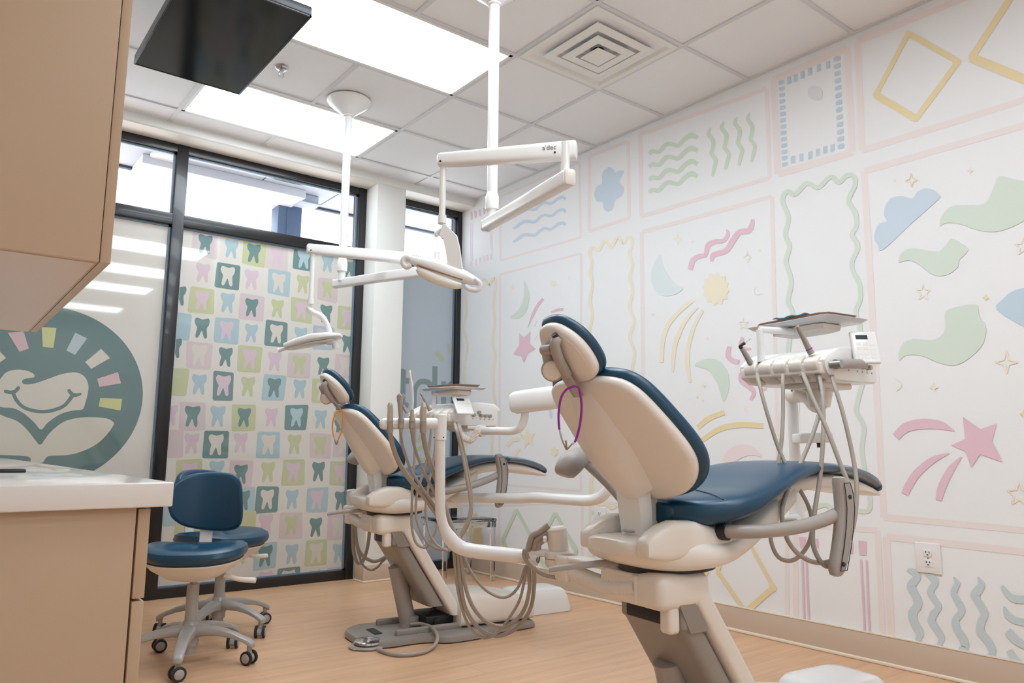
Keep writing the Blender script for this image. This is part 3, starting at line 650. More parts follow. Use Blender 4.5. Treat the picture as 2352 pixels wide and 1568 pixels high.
MB().box((-.12, -.16, .045), (.12, .16, .075), r=.01).build('rear_housing', TVB, t)
b = MB(); b.cyl((0, 0, .07), (0, 0, ZC-zt-.01), .022, 20); b.cyl((0, 0, ZC-zt-.02), (0, 0, ZC-zt), .06, 24); b.build('ceiling_mount', WHITE, t)

# ================================================================== CABINETS, LEFT
CY = 1.493
t = thing('base_cabinet', 'tan laminate base cabinet with drawer fronts under the white worktop', 'cabinet', (0, CY+.02, 0))
MB().box((-.31, .0, .0), (.325, 3.5, .826), r=.001).build('body', CAB, t)
for k, (y_0, y_1) in enumerate(((.0, .9), (.905, 1.8), (1.805, 2.7), (2.705, 3.45))):
    for (z0, z1) in ((.665, .822), (.34, .66), (.02, .335)):
        d = MB().box((.329, y_0+.002, z0), (.349, y_1-.002, z1), r=.001).build('drawer_front', CAB, t)
        MB().tube([(.349, (y_0+y_1)/2-.06, z1-.04), (.374, (y_0+y_1)/2-.06, z1-.04), (.374, (y_0+y_1)/2+.06, z1-.04), (.349, (y_0+y_1)/2+.06, z1-.04)], .005, 8).build('handle', STEEL, d)
t = thing('worktop', 'thick glossy white quartz worktop on the tan base cabinet', 'worktop', (0, CY, .826))
MB().box((-.315, 0, .0), (.381, 3.62, .044), r=.003).build('slab', QUARTZ, t)
UY = 1.55; UZ = at(254, 605, Y=UY).z; ux1 = at(254, 605, Y=UY).x; UL = at(100, 765, Z=UZ).y-UY
t = thing('wall_cabinet', 'tall tan laminate wall cabinet hanging above the worktop at left', 'cabinet', (0, UY, UZ))
b = MB(); b.box((-.315, 0, 0), (ux1-.0195, UL, 1.3), r=.001, m=CAB)
b.build('body', None, t)
MB().box((-.30, .012, -.0015), (ux1-.025, UL-.012, .0005)).build('underside_panel', CABU, t)
for k in range(3):
    y_0 = UL*k/3+.001; y_1 = UL*(k+1)/3-.001
    MB().box((ux1-.018, y_0, .0), (ux1, y_1, 1.3), r=.001).build('door', CAB, t)
# black tablet
a1 = at(58, 1083, Z=.871); b_ = MB(); b_.box((a1.x-.16, a1.y-.04, .8705), (a1.x, a1.y+.05, .878), r=.003)
tt = thing('phone', 'black phone lying flat on the white worktop', 'phone', (a1.x-.08, a1.y, .8705))
bb = MB(); bb.box((-.08, -.04, .0), (.078, .05, .008), r=.003); bb.build('case', BLACK, tt); bb = MB(); bb.box((-.076, -.036, .008), (.074, .046, .0086)); bb.build('glass', PHONE, tt)

# ================================================================== DENTAL CHAIRS
CTH = math.radians(-7.0); CK = 1.34
O1 = Vector((1.212*CK, 1.109*CK, 0)); O2 = O1+Vector((.19, 1.5, 0))*CK
AXX = Vector((math.cos(CTH), math.sin(CTH), 0)); AXY = Vector((-math.sin(CTH), math.cos(CTH), 0))
def interp(tab, x):
    for (a, *u), (c, *v) in zip(tab, tab[1:]):
        if x <= c: 
            t = max(0, (x-a)/(c-a)); return [p+(q-p)*t for p, q in zip(u, v)]
    return list(tab[-1][1:])
def smooth_tab(tab, n=4): return [tuple(v) for v in _crn([list(t) for t in tab], n)]
def _crn(P, n):
    out = []; N = len(P)
    for i in range(N-1):
        p0 = P[i-1] if i else [2*a-b_ for a, b_ in zip(P[0], P[1])]; p1, p2 = P[i], P[i+1]; p3 = P[i+2] if i+2 < N else [2*a-b_ for a, b_ in zip(P[-1], P[-2])]
        for k in range(n):
            t = k/n; out.append([.5*(2*b_+(c-a)*t+(2*a-5*b_+4*c-d)*t*t+(3*b_-a-3*c+d)*t**3) for a, b_, c, d in zip(p0, p1, p2, p3)])
    out.append(P[-1]); return out
def bodyloft(b, tab, m=None, e=3.2, n=28, k=4, endcap=.35):
    T_ = smooth_tab(tab, k); rings = []
    def ring(x, hw, z0, z1, f=1, y0=0):
        zc = (z0+z1)/2; return superring(x, hw*f, zc-(zc-z0)*f, zc+(z1-zc)*f, n, e, y0)
    x, hw, z0, z1 = T_[0][:4]
    rings += [ring(x-.006, hw, z0, z1, .82), ring(x-.002, hw, z0, z1, .95)]
    for t in T_: rings.append(ring(*t[:4]))
    x, hw, z0, z1 = T_[-1][:4]
    rings += [ring(x+.002, hw, z0, z1, .95), ring(x+.006, hw, z0, z1, .82)]
    return b.loft(rings, m)
def dished(outline, n0, n1, bowl, B0, u, nn, rnd=.012, edge_m=None, rings=5, back=True, thick=None):
    """closed shell: outline [(s, y)], from rear offset n0+bowl to front offset n1+bowl, rounded rims"""
    pass
U_ = Vector((-.602, 0, .799)); N_B = Vector((.799, 0, .602)); BB = Vector((0, -.03, .80))
def bp(s_, y, nn): return BB+U_*s_+N_B*nn+Vector((0, y+.028*s_/.39, 0))
BHALF = [(-.004, .03), (.0, .09), (.014, .145), (.038, .182), (.068, .205), (.10, .218), (.14, .221), (.19, .216), (.24, .207), (.29, .196), (.33, .182), (.362, .158), (.380, .125), (.392, .08), (.396, .02)]
def outline(tab, grow=0, n=4):
    half = [Vector((s_, y, 0)) for s_, y in tab]; full = half+[Vector((v.x, -v.y, 0)) for v in half[::-1]]
    P = cr_curve(full, n, True)
    if grow:
        Q = []
        for i, v in enumerate(P):
            t = (P[(i+1) % len(P)]-P[i-1]).normalized(); Q.append(v+Vector((t.y, -t.x, 0))*grow*-1)
        c = sum(P, Vector())/len(P)
        if (Q[0]-c).length < (P[0]-c).length and grow > 0: Q = [v*2-q for v, q in zip(P, Q)]
        P = Q
    return P
def padmesh(b, P, off0, off1, f, m=None, r=.02, cfrac=(.0, .35, .6, .8, .92), crown=.012, rear_crown=0):
    """cushion between offsets off0 (rear) and off1 (front); f(s, y, n) -> point. Rounded rim"""
    c = sum(P, Vector())/len(P)
    def ring(k, off, cr): 
        return [f(c.x+(v.x-c.x)*k, (c.y+(v.y-c.y)*k), off+cr) for v in P]
    L0 = max((v-c).length for v in P); seq = []
    for k in cfrac[1:]: seq.append((k, off0, -rear_crown*(1-k*k)))
    rk = r/L0
    for a in (0, 25, 50, 75, 90): seq.append((1-rk+rk*math.sin(math.radians(a)), off0+r-r*math.cos(math.radians(a)), 0))
    for a in (0, 25, 50, 75, 90): seq.append((1-rk+rk*math.cos(math.radians(a)), off1-r+r*math.sin(math.radians(a)), 0))
    for k in cfrac[:0:-1]: seq.append((k, off1, crown*(1-k*k)))
    b.loft([ring(*q) for q in seq], m)
def make_chair():
    t = thing('dental_chair', '', 'dental chair', O1, CTH, 'dental treatment chairs')
    # ---- base plate and pump cover
    b = MB()
    P = cr_curve([Vector((x, y, 0)) for x, y in [(-.12, .0), (-.11, .12), (-.03, .20), (.15, .20), (.5, .195), (.80, .19), (.85, .14), (.86, 0), (.85, -.14), (.80, -.19), (.56, -.21), (.5, -.255), (.30, -.27), (.22, -.22), (.15, -.20), (-.03, -.20), (-.11, -.12)]], 4, True)
    c = Vector((.35, 0, 0)); rg = []
    for k, z in ((1, .006), (1.0, .02), (.985, .032), (.95, .036)): rg.append([Vector((c.x+(v.x-c.x)*k, v.y*k, z)) for v in P])
    b.loft(rg)
    for s_ in (-1, 1): b.box((.06, s_*.13-.012, .03), (.42, s_*.13+.012, .065), r=.01)
    b.build('base_plate', TAUPE, t)
    b = MB(); bodyloft(b, [(.40, .165, .036, .17), (.46, .172, .036, .21), (.60, .172, .036, .195), (.78, .165, .036, .165), (.85, .15, .036, .12)], e=5); b.build('pump_cover', SHELL, t)
    MB().box((-.02, -.06, .034), (.02, .06, .04)).build('plate_pad', DARK, t)
    # ---- hydraulic strut
    b = MB(); b.cyl((.20, .03, .03), (.12, .03, .34), .042, 24); b.cyl((.20, .03, .03), (.205, .03, .09), .05, 24); b.build('hydraulic_strut', GREY, t)
    b = MB(); b.box((.24, -.09, .035), (.40, .11, .10), r=.01); b.tube([(.26, -.05, .10), (.3, -.07, .14), (.35, -.04, .15), (.38, .02, .1)], .007, 8, smooth=5); b.cyl((.30, -.10, .07), (.30, .1, .07), .02, 16); b.build('pump_mechanism', DARK, t)
    # ---- leaning column
    def cx(z): return -.008+.66*(.53-z)
    b = MB()
    def sec(z, dx0, dx1, hw, r=.03):
        x0, x1 = cx(z)+dx0, cx(z)+dx1
        pts = []
        for (X_, Y_, a0) in ((x1, hw, 0), (x0, hw, 90), (x0, -hw, 180), (x1, -hw, 270)):
            sx = 1 if X_ == x1 else -1; sy_ = 1 if Y_ > 0 else -1
            for k in range(5):
                q = math.radians(a0+22.5*k); rr_ = min(r, (x1-x0)/2*.95)
                pts.append(Vector((X_-sx*rr_+rr_*math.cos(q), .008+Y_-sy_*rr_+rr_*math.sin(q), z)))
        return pts
    b.loft([sec(z, 0, .085, .130) for z in (.475, .47, .40, .30, .20, .15)]); 
    b.box((cx(.52)+.03, -.128, .46), (cx(.5)+.06, -.09, .56), r=.012); b.box((cx(.52)+.03, .09, .46), (cx(.5)+.06, .128, .56), r=.012)
    for s_ in (-1, 1): b.prism([(cx(.46)+.02, s_*.131, .455), (cx(.555)+.03, s_*.131, .56), (cx(.555)+.085, s_*.131, .56), (cx(.46)+.085, s_*.131, .455)], (0, -s_*.02, 0))
    b.build('column_housing', TAUPE, t)
    MB().cyl((cx(.31)-.004, .05, .31-.003), (cx(.31)+.03, .05, .32), .035, 20).build('housing_opening', DARK, t)
    b = MB(); b.box((cx(.49)+.01, -.10, .465), (cx(.49)+.07, .10, .50), r=.004); b.build('column_recess', DARK, t)
    b = MB(); b.loft([sec(z, .088, .16, .142, .02) for z in (.585, .58, .5, .4, .3, .2, .10)]); b.build('column_cover', SHELL, t)
    # ---- lift housing and swivel
    b = MB(); b.box((-.05, -.135, .515), (.14, .135, .612), r=.03, seg=5); b.box((-.01, -.125, .455), (.03, -.08, .53), r=.012); b.build('lift_housing', SHELL, t)
    b = MB(); b.lathe([(0, .606), (.13, .608), (.14, .612), (.14, .620), (.10, .63), (0, .63)], (.09, -.0, 0), seg=36); b.build('swivel_plate', DARK, t)
    b = MB(); b.tube([(-.02, .04, .625), (-.10, .06, .622), (-.17, .09, .615), (-.22, .13, .605)], lambda q: .012-.003*q, 10, smooth=5, flat=.6); b.build('brake_lever', GREY, t)
    # ---- seat body shell
    b = MB()
    bodyloft(b, [(-.115, .09, .655, .700), (-.09, .125, .635, .702), (-.04, .152, .620, .704), (.02, .175, .612, .706), (.08, .192, .613, .706), (.14, .188, .617, .702), (.20, .18, .628, .708), (.28, .165, .655, .735), (.36, .15, .690, .775), (.44, .14, .73, .81), (.50, .135, .765, .845)], e=3.4)
    for s_, yc in ((-1, -.136), (1, .112)):
        b.loft([superring(x, hw, z0, z1, 20, 4.2, yc) for x, hw, z0, z1 in ((-.112, .016, .675, .700), (-.108, .024, .662, .708), (-.085, .030, .655, .724), (-.05, .033, .65, .742), (-.01, .036, .65, .752), (.05, .038, .65, .750), (.10, .038, .65, .738), (.15, .036, .65, .722), (.20, .030, .655, .712), (.24, .02, .66, .71))])
    b.build('seat_body', SHELL, t)
    b = MB(); b.box((-.055, -.03, .712), (-.02, .02, .7165), r=.003); b.build('maker_badge', GREY, t)
    b = MB(); b.lathe([(0, .60), (.10, .60), (.11, .606), (.12, .632), (0, .632)], (.06, 0, 0), seg=30); b.build('turntable', DARK, t)
    # ---- leg rest shell
    b = MB(); bodyloft(b, [(.42, .13, .765, .83), (.50, .13, .795, .862), (.60, .13, .815, .872), (.70, .128, .815, .872), (.80, .124, .806, .86), (.90, .118, .795, .83), (.955, .11, .79, .805)], e=3.5); b.build('leg_rest_shell', SHELL, t)
    # ---- cushions
    SEAT = [(.035, .10, .736, .80), (.06, .165, .728, .813), (.10, .205, .727, .823), (.15, .232, .734, .832), (.22, .243, .754, .845), (.30, .238, .792, .862), (.38, .222, .822, .882), (.46, .202, .846, .897), (.54, .184, .862, .905), (.62, .170, .869, .907), (.68, .163, .869, .903)]
    b = MB()
    T_ = smooth_tab(SEAT, 4); rings = []
    def sring(x, hw, z0, z1, f=1):
        out = []; n = 44; zc = (z0+z1)/2; h = (z1-z0)/2
        for k in range(n):
            q = 2*PI*k/n; c_, s_ = math.cos(q), math.sin(q); e_ = 3.0
            y = hw*f*math.copysign(abs(c_)**(2/e_), c_); z = h*f*math.copysign(abs(s_)**(2/e_), s_)
            if z > 0: z += -.016*(1-(y/hw)**2)*max(0, 1-abs(x-.22)/.28)   # seat dish
            out.append(Vector((x, y, zc+z)))
        return out
    for f, dx in ((.8, -.010), (.93, -.006), (.99, -.002)): rings.append(sring(T_[0][0]+dx, *T_[0][1:], f))
    for q in T_: rings.append(sring(*q))
    rings.append(sring(T_[-1][0]+.003, *T_[-1][1:], .96)); b.loft(rings); b.build('seat', TEAL, t)
    b = MB()
    LEG = [(.683, .164, .866, .903), (.76, .158, .858, .899), (.84, .148, .842, .886), (.90, .138, .824, .868), (.935, .128, .810, .852)]
    bodyloft(b, LEG, e=3); b.build('leg_rest_cover', COVER, t)['label'] = 'glossy grey clear sleeve over the foot end'
    b = MB(); bodyloft(b, [(.932, .129, .806, .852), (.948, .122, .800, .844), (.962, .10, .802, .832)], e=3); b.build('toe_cap', TEAL, t)
    # seams
    b = MB()
    for k in range(1):
        P = [(.12+.20*(i/16)**1.4, -.20+.40*i/16) for i in range(17)]
        zt_ = lambda x, y: (lambda hw, z0, z1: (z0+z1)/2+(z1-z0)/2*(1-min(.999, abs(y)/hw)**3)**(1/3)-.016*(1-(y/hw)**2)*max(0, 1-abs(x-.22)/.28))(*interp(T_, x))
        b.tube([(x, y, zt_(x, y)+.0008) for x, y in P], .0022, 6)
    b.build('seat_seam', PIPE, t)
    # ---- backrest
    bowl = lambda y: .045*(y/.24)**2
    fb = lambda s_, y, nn: bp(s_, y, nn+bowl(y))
    b = MB(); P = outline(BHALF); padmesh(b, P, .0, .034, fb, r=.014, crown=0, rear_crown=.006, cfrac=(0, .15, .3, .45, .6, .72, .84, .93)); b.build('backrest_shell', SHELL, t)
    b = MB(); P = outline([(s_*1.06-.014, y*1.08+.004) for s_, y in BHALF]); padmesh(b, P, .026, .063, lambda s_, y, nn: fb(s_, y+.012, nn), r=.016, crown=.008, cfrac=(0, .15, .3, .45, .6, .72, .84, .93)); b.build('backrest_cushion', TEAL, t)
    b = MB(); P = outline([(s_*1.0+.0, y*1.02) for s_, y in BHALF]); b.tube([fb(v.x, v.y+.012, .0618) for v in P], .0028, 8, closed=True); b.build('backrest_piping', PIPE, t)
    # raised spine on the shell, narrowing downward
    b = MB(); rg = []
    for s_, hw, h in ((.372, .050, .008), (.355, .062, .020), (.31, .072, .032), (.25, .080, .044), (.18, .084, .054), (.12, .078, .060), (.07, .068, .062), (.04, .060, .054)):
        rg.append([bp(s_, hw*c_, -h*(1-abs(c_)**3)+.006+bowl(hw*c_)*.6) for c_ in [-1+2*i/14 for i in range(15)]]+[bp(s_, hw*c_, .02) for c_ in (1, .5, 0, -.5, -1)])
    b.loft(rg); b.build('backrest_spine', SHELL, t)
    # neck bracket down to the seat body
    b = MB()
    rg = []
    for x0, x1, z, hw in ((-.058, -.022, .868, .044), (-.062, -.018, .858, .049), (-.058, -.014, .82, .052), (-.05, -.01, .77, .053), (-.044, -.006, .725, .050), (-.042, -.004, .70, .048)):
        rg.append([Vector((x, y, z)) for x, y in [(x0+.018*(1-math.sin(a*PI/12)), -hw+.018-.018*math.cos(a*PI/12)) if False else (x0+.016-.016*math.cos(a*PI/12-0) if False else 0, 0) for a in range(0)]]
                  + [Vector((x0+.012, -hw-.01, z)), Vector((x0+.003, -hw-.004, z)), Vector((x0, -hw+.008, z)), Vector((x0-.004, -.01, z)), Vector((x0, hw-.028, z)), Vector((x0+.003, hw-.016, z)), Vector((x0+.012, hw-.01, z)), Vector((x1, hw-.01, z)), Vector((x1, -hw-.01, z))])
    b.loft(rg); b.build('backrest_bracket', WHITE, t)
    MB().box((-.02, -.04, .70), (.03, .03, .84)).build('bracket_core', SHELL, t)
    # ---- headrest
    hr = bpy.data.objects.new('headrest', None); COL.objects.link(hr); hr.parent = t; hr.empty_display_size = .03
    UH = Vector((-.643, 0, .766)); NH = Vector((.766, 0, .643)); HB = Vector((-.22, -.040, 1.098))
    fh = lambda s_, y, nn: HB+UH*s_+NH*(nn+.015*(y/.1)**2)+Vector((0, y, 0))
    HH = [(.020, .02), (.024, .050), (.036, .068), (.054, .079), (.080, .083), (.112, .082), (.145, .074), (.174, .058), (.196, .036), (.204, .012)]
    P = outline(HH); b = MB(); padmesh(b, P, -.004, .028, fh, r=.013, crown=0, rear_crown=.010, cfrac=(0, .2, .4, .6, .75, .88)); b.build('headrest_shell', SHELL, hr)
    P = outline([(s_*1.08-.006, y*1.10+.003) for s_, y in HH]); b = MB(); padmesh(b, P, .022, .053, lambda s_, y, nn: fh(s_, y+.006, nn), r=.0142, crown=.008, cfrac=(0, .2, .4, .6, .75, .88)); b.build('headrest_cushion', TEAL, hr)
    hp = lambda s_, y, nn: HB+UH*s_+NH*nn+Vector((0, y, 0))
    b = MB(); b.tube([hp(.165, -.036, -.008), hp(.158, -.036, -.026), hp(.115, -.024, -.032), hp(.066, -.010, -.028)], .014, 14, smooth=5); b.build('headrest_stem', GREY, hr)
    b = MB(); b.tube([hp(.183, -.040, -.012), hp(.168, -.038, -.010)], .008, 12); b.build('headrest_slot', DARK, hr)
    b = MB(); b.cyl(hp(.150, .022, -.026), hp(.150, -.022, -.026), .015, 18); b.tube([hp(.15, .01, -.026), hp(.12, .025, -.03), hp(.09, .035, -.03)], .015, 14); b.build('headrest_hinge', GREY, hr)
    kc = Vector((-.318, -.030, 1.142)); ka = Vector((-.66, -.66, -.30)).normalized()
    b = MB(); b.lathe([(0, -.024), (.020, -.024), (.028, -.014), (.031, -.008), (.031, -.004), (.027, -.001), (0, -.001)], kc, ka, seg=32); b.build('knob_collar', GREY, hr)
    b = MB(); b.lathe([(0, -.004), (.0265, -.004), (.0265, .001), (.023, .004), (0, .005)], kc, ka, seg=32); b.build('knob', SHELL, hr)
    b = MB(); b.box(hp(.045, .004, -.024)-Vector((.006, .018, .05)), hp(.045, .004, -.024)+Vector((.006, .018, .05)), r=.003, rot=Matrix.Rotation(math.radians(-38), 3, 'Y')); b.build('headrest_slide', STEEL, hr)
    # ---- armrests: far one level, near one swung down
    b = MB(); b.tube([(.19, .15, .735), (.17, .25, .76), (.13, .31, .83), (.055, .325, .895)], .016, 14, smooth=6); b.build('armrest_post', GREY, t)
    b = MB(); P = [(-.035, .325, .855, .024), (-.028, .325, .87, .036), (.0, .326, .895, .040), (.04, .327, .915, .032), (.09, .328, .924, .026), (.16, .328, .924, .026), (.24, .326, .918, .024), (.28, .325, .914, .016)]
    C_ = _crn([list(p) for p in P], 4); N4 = len(C_)
    b.tube([c_[:3] for c_ in C_], lambda q: C_[min(N4-1, int(round(q*(N4-1))))][3], 18); b.build('armrest_pad', GREY, t)['label'] = 'grey armrest pad on the far side, level'
    b = MB(); b.tube([(.13, -.14, .722), (.15, -.20, .722), (.20, -.245, .724), (.30, -.275, .731), (.40, -.285, .745), (.475, -.287, .762)], .0185, 16, smooth=6); b.build('armrest_tube', GREY, t)
    b = MB(); b.cyl((.14, -.165, .722), (.146, -.190, .722), .025, 20); b.build('armrest_socket', DARK, t)
    b = MB()
    def padsec(q, hw, th, cxp, cz):
        return [Vector((cxp+hw*math.cos(a)*1.0, -.302+th*math.copysign(abs(math.sin(a))**.7, math.sin(a)), cz)) for a in [2*PI*k/18 for k in range(18)]]
    PADP = [(.868, .470, .006, .010), (.864, .472, .016, .017), (.85, .478, .024, .020), (.82, .486, .030, .020), (.78, .488, .031, .020), (.73, .480, .030, .020), (.68, .466, .029, .020), (.64, .452, .028, .020), (.615, .443, .025, .019), (.602, .438, .016, .015), (.598, .437, .006, .008)]
    b.loft([padsec(0, hw, th, x, z) for z, x, hw, th in PADP]); b.build('armrest_pad', GREY, t)['label'] = 'grey armrest pad on the near side, swung down upright'
    b = MB()
    pth = [(x-hw*.55, -.3235, z) for z, x, hw, th in PADP[2:-2]]+[(x+hw*.55, -.3235, z) for z, x, hw, th in PADP[-3:1:-1]]
    b.tube(pth, .0013, 6, closed=True)
    b.build('armrest_groove', PIPE if False else DARK, t)
    MB().cyl((.488, -.3245, .812), (.488, -.318, .812), .006, 12).build('armrest_screw', DARK, t); MB().cyl((.445, -.3245, .632), (.445, -.318, .632), .006, 12).build('armrest_screw', DARK, t)
    # ---- under-seat mounting for the delivery arm
    b = MB(); b.cyl((.40, .03, .655), (.40, .03, .735), .055, 28); b.box((.30, -.03, .665), (.44, .09, .70), r=.01); b.cyl((.47, .02, .685), (.53, .02, .685), .016, 14); b.build('arm_mount', SHELL, t)
    # ---- assistant arm carrier on the far side, with ribbed conduit
    b = MB(); b.box((-.055, .10, .595), (.0, .33, .612), r=.006); b.box((-.062, .27, .535), (.004, .34, .612), r=.010); b.box((-.05, -.02, .59), (-.01, .12, .604), r=.005); b.box((-.056, -.045, .525), (-.04, -.033, .60), r=.003); b.build('carrier_arm', SHELL, t)
    b = MB(); N5 = 150; rad = lambda q: .0245+.0022*math.sin(q*2*PI*30)
    b.tube([(-.032, .285-.315*i/N5, .566-.016*math.sin(PI*i/N5)+.0) for i in range(N5+1)], rad, 16); b.build('ribbed_conduit', RIB, t)
    b = MB(); b.lathe([(0, 0), (.017, 0), (.018, .006), (.014, .012), (0, .013)], (-.03, .055, .612)); b.build('release_button', STEEL, t)
    return t, hr
chair1, headrest1 = make_chair()
chair1['label'] = 'larger, nearer blue dental chair with a purple cord on its headrest'
chair2 = copy_tree(chair1); chair2.location = O2
chair2['label'] = 'farther blue dental chair by the patterned window, orange cord on its headrest'
h2 = kid(chair2, 'headrest')[0]; h2.location = (.012, 0, .036)
for o in list(bpy.data.objects):
    if o.parent == chair2 and o.name.split('.')[0] in ('armrest_tube', 'armrest_pad', 'armrest_groove', 'armrest_screw') and o.get('label', 'near').find('far') < 0:
        R_ = Matrix.Translation((.16, 0, .722)) @ Matrix.Rotation(math.radians(-9), 4, 'Y') @ Matrix.Translation((-.16, 0, -.722))
        o.matrix_local = Matrix.Translation((.08, 0, 0)) @ R_ if o.name.split('.')[0] != 'armrest_tube' else Matrix.Translation((.08, 0, 0)) @ R_

# ================================================================== helpers for placing swung equipment
def dep(P): return (Vector(P)-CAM).dot(CF)
def CL(P, O): return O+AXX*P[0]+AXY*P[1]+Vector((0, 0, P[2]))
CROP.update({'M': (1650, 680, .42096), 'N': (860, 860, .15306), 'Q': (760, 1100, .28056), 'P': (780, 1120, .12754), 'T1': (1200, 680, .38265), 'T2': (720, 820, .2551)})
def pth(c, pts, d):
    out = []
    n_ = len(pts)
    for i, q in enumerate(pts):
        X_, Y_ = px(c, q[:2]); dd = q[2] if len(q) > 2 else (d(i/(n_-1)) if callable(d) else d)
        out.append(AD(X_, Y_, dd))
    return out
def world_mesh(b, name, m_, par):
    """mesh given in world coordinates, attached to a thing placed at par.location / rz"""
    M = Matrix.Translation(par.location) @ Matrix.Rotation(par.rotation_euler.z, 4, 'Z'); Mi = M.inverted()
    b.v = [Mi @ v for v in b.v]
    return b.build(name, m_, par)
def basis(x, y, z, o): return Matrix(((x.x, y.x, z.x, o.x), (x.y, y.y, z.y, o.y), (x.z, y.z, z.z, o.z), (0, 0, 0, 1)))
def text_mesh(s_, size, M, m_, par, name='lettering'):
    cu = bpy.data.curves.new('t', 'FONT'); cu.body = s_; cu.size = size; cu.align_x = 'CENTER'; cu.align_y = 'CENTER'; cu.extrude = .0002; cu.resolution_u = 3
    o = bpy.data.objects.new('t', cu); COL.objects.link(o); bpy.context.view_layer.update()
    me = bpy.data.meshes.new_from_object(o.evaluated_get(bpy.context.evaluated_depsgraph_get())); me.name = name
    bpy.data.objects.remove(o); bpy.data.curves.remove(cu)
    me.materials.clear(); me.materials.append(m_); me.transform((Matrix.Translation(par.location) @ Matrix.Rotation(par.rotation_euler.z, 4, 'Z')).inverted() @ M)
    q = bpy.data.objects.new(name, me); COL.objects.link(q); q.parent = par
    return q

# ================================================================== DELIVERY UNITS
def head_parts(t, padc, padn, handle=True):
    """control head; local x = depth from the slotted front, y = length (near end at 0), z up"""
    L_, W_ = .30, .37
    prof = [(.018, .045), (.012, .06), (.03, .085), (.10, .112), (.22, .122), (.34, .116), (W_, .095), (W_, .085)]
    def sect(y, f=1.0, dz=0):
        P = [(.02, .018), (.05, .0), (.10, -.006), (.20, -.004), (.24, .01), (.24, .03)]
        pts = [(x, z) for x, z in [(.06, -.004), (.025, .012), (.010, .035), (.008, .058), (.03, .078), (.09, .104), (.20, .118), (.33, .116), (.372, .092), (.372, .082), (.352, .080), (.350, .010), (.34, -.002), (.20, -.006)]]
        c = (.19, .055)
        return [Vector((c[0]+(x-c[0])*f, y, c[1]+(z-c[1])*f+dz)) for x, z in pts]
    b = MB(); b.loft([sect(-.016, .93), sect(-.012, .98), sect(0), sect(L_), sect(L_+.012, .98), sect(L_+.018, .92)]); b.build('control_head', WHITE, t, )
    b = MB()
    for k in range(5):
        y0 = .006+k*.058; y1 = y0+.046
        pts = [(.055, -.008), (.02, .004), (-.004, .026), (-.010, .048), (-.006, .060), (.006, .068), (.020, .076), (.035, .082), (.03, .05)]
        b.loft([[Vector((x, y, z)) for x, z in [((x-.04)*f+.04, (z-.04)*f+.04) for x, z in pts]] for y, f in ((y0-.001, .93), (y0+.003, 1), (y1-.003, 1), (y1+.001, .93))])
    b.box((-.002, -.004, .012), (.03, .302, .05), r=.006)
    o = b.build('instrument_holder', SHELL, t)
    b = MB()
    for x, z in ((.155, .050), (.195, .066), (.212, .050), (.245, .050), (.278, .050)): b.cyl((x, -.032, z), (x, -.012, z), .0085, 14)
    for x in (.155, .212, .245, .278, .31): b.box((x-.003, -.0172, .030), (x+.003, -.014, .036))
    b.build('control_knobs', STEEL, t)
    b = MB(); b.cyl((.20, .12, -.03), (.20, .12, .0), .055, 24); b.box((.10, .05, -.022), (.30, .20, -.002), r=.008); b.build('head_underside', SHELL, t)
    # touchpad
    n_ = padn.normalized(); up = (Vector((0, 0, 1))-n_*n_.z).normalized(); side = up.cross(n_)
    M = basis(side, up, n_, padc)
    b = MB(); b.T = M; b.box((-.045, -.06, -.008), (.045, .06, .006), r=.02, seg=4); b.build('touchpad', WHITE, t)
    b = MB(); b.T = M; b.box((-.028, .028, .0055), (.012, .044, .0066)); b.build('touchpad_display', DARK, t)
    b = MB(); b.T = M
    for i in range(3):
        for j in range(4): b.box((-.03+.022*i, -.045+.017*j, .0058), (-.014+.022*i, -.034+.017*j, .0064), r=.003)
    b.build('touchpad_keys', WHITEP, t)
    if handle:
        b = MB(); b.tube([(.035, -.035, .042), (.10, -.037, .050), (.21, -.038, .056)], .0165, 18); b.lathe([(0, 0), (.0165, 0), (.013, .009), (0, .012)], (.21, -.038, .056), (1, 0, .05)); b.build('handle', GREY, t)
        b = MB(); b.cyl((.035, -.056, .042), (.035, -.02, .042), .013, 18); b.build('handle_pivot', STEEL, t)
def tray(name, label, Np, Lp, Rp, d, m_, k=1, dz=0, thick=.012, cat='tray', group=None, shift=(0, 0), lipm=None):
    N = AD(*Np, d); z = N.z+dz; Lc = at(*Lp, Z=N.z); Rc = at(*Rp, Z=N.z)
    a = Lc-N; c = Rc-N; cen = N+(a+c)/2+Vector((shift[0], shift[1], 0)); cen.z = z
    def ring(f, zz):
        out = []
        for (i, j) in ((-1, -1), (1, -1), (1, 1), (-1, 1)):
            p0 = a*(i*.5*f*k)+c*(j*.5*f*k)
            e1 = a.normalized()*.02; e2 = c.normalized()*.02
            A = p0-e1*i if False else p0
            q = [p0-e2*j, p0-(e1*i+e2*j)*.29, p0-e1*i]
            if i*j < 0: q = q[::-1]
            out += q
        return [Vector((v.x, v.y, zz)) for v in out]
    t = thing(name, label, cat, (cen.x, cen.y, cen.z), group=group)
    b = MB(); b.loft([ring(.90, 0), ring(1.0, thick), ring(.985, thick+.0015), ring(.89, .003), ring(.5, .003)])
    b.build('tray_body', m_, t)
    return t, cen, a, c

UNITS = []
def delivery(idx, org, rz, padc, padn, label):
    t = thing('delivery_unit', label, 'dental delivery unit', org, rz, 'delivery units on swinging arms')
    head_parts(t, padc, padn, idx == 1)
    return t
org1 = AD(1884, 866, 2.45); u1 = delivery(1, org1, 0, Vector((.215, -.045, .112)), Vector((-.75, -.9, .35)), 'white delivery unit with slotted front beside the nearer chair, a blue napkin on its tray')
org2 = AD(1030, 974, 3.70); u2 = delivery(2, org2, math.radians(11.5), Vector((.050, -.050, .092)), Vector((-.35, -.75, .75)), 'white delivery unit with black knobs on its end, over the farther chair')
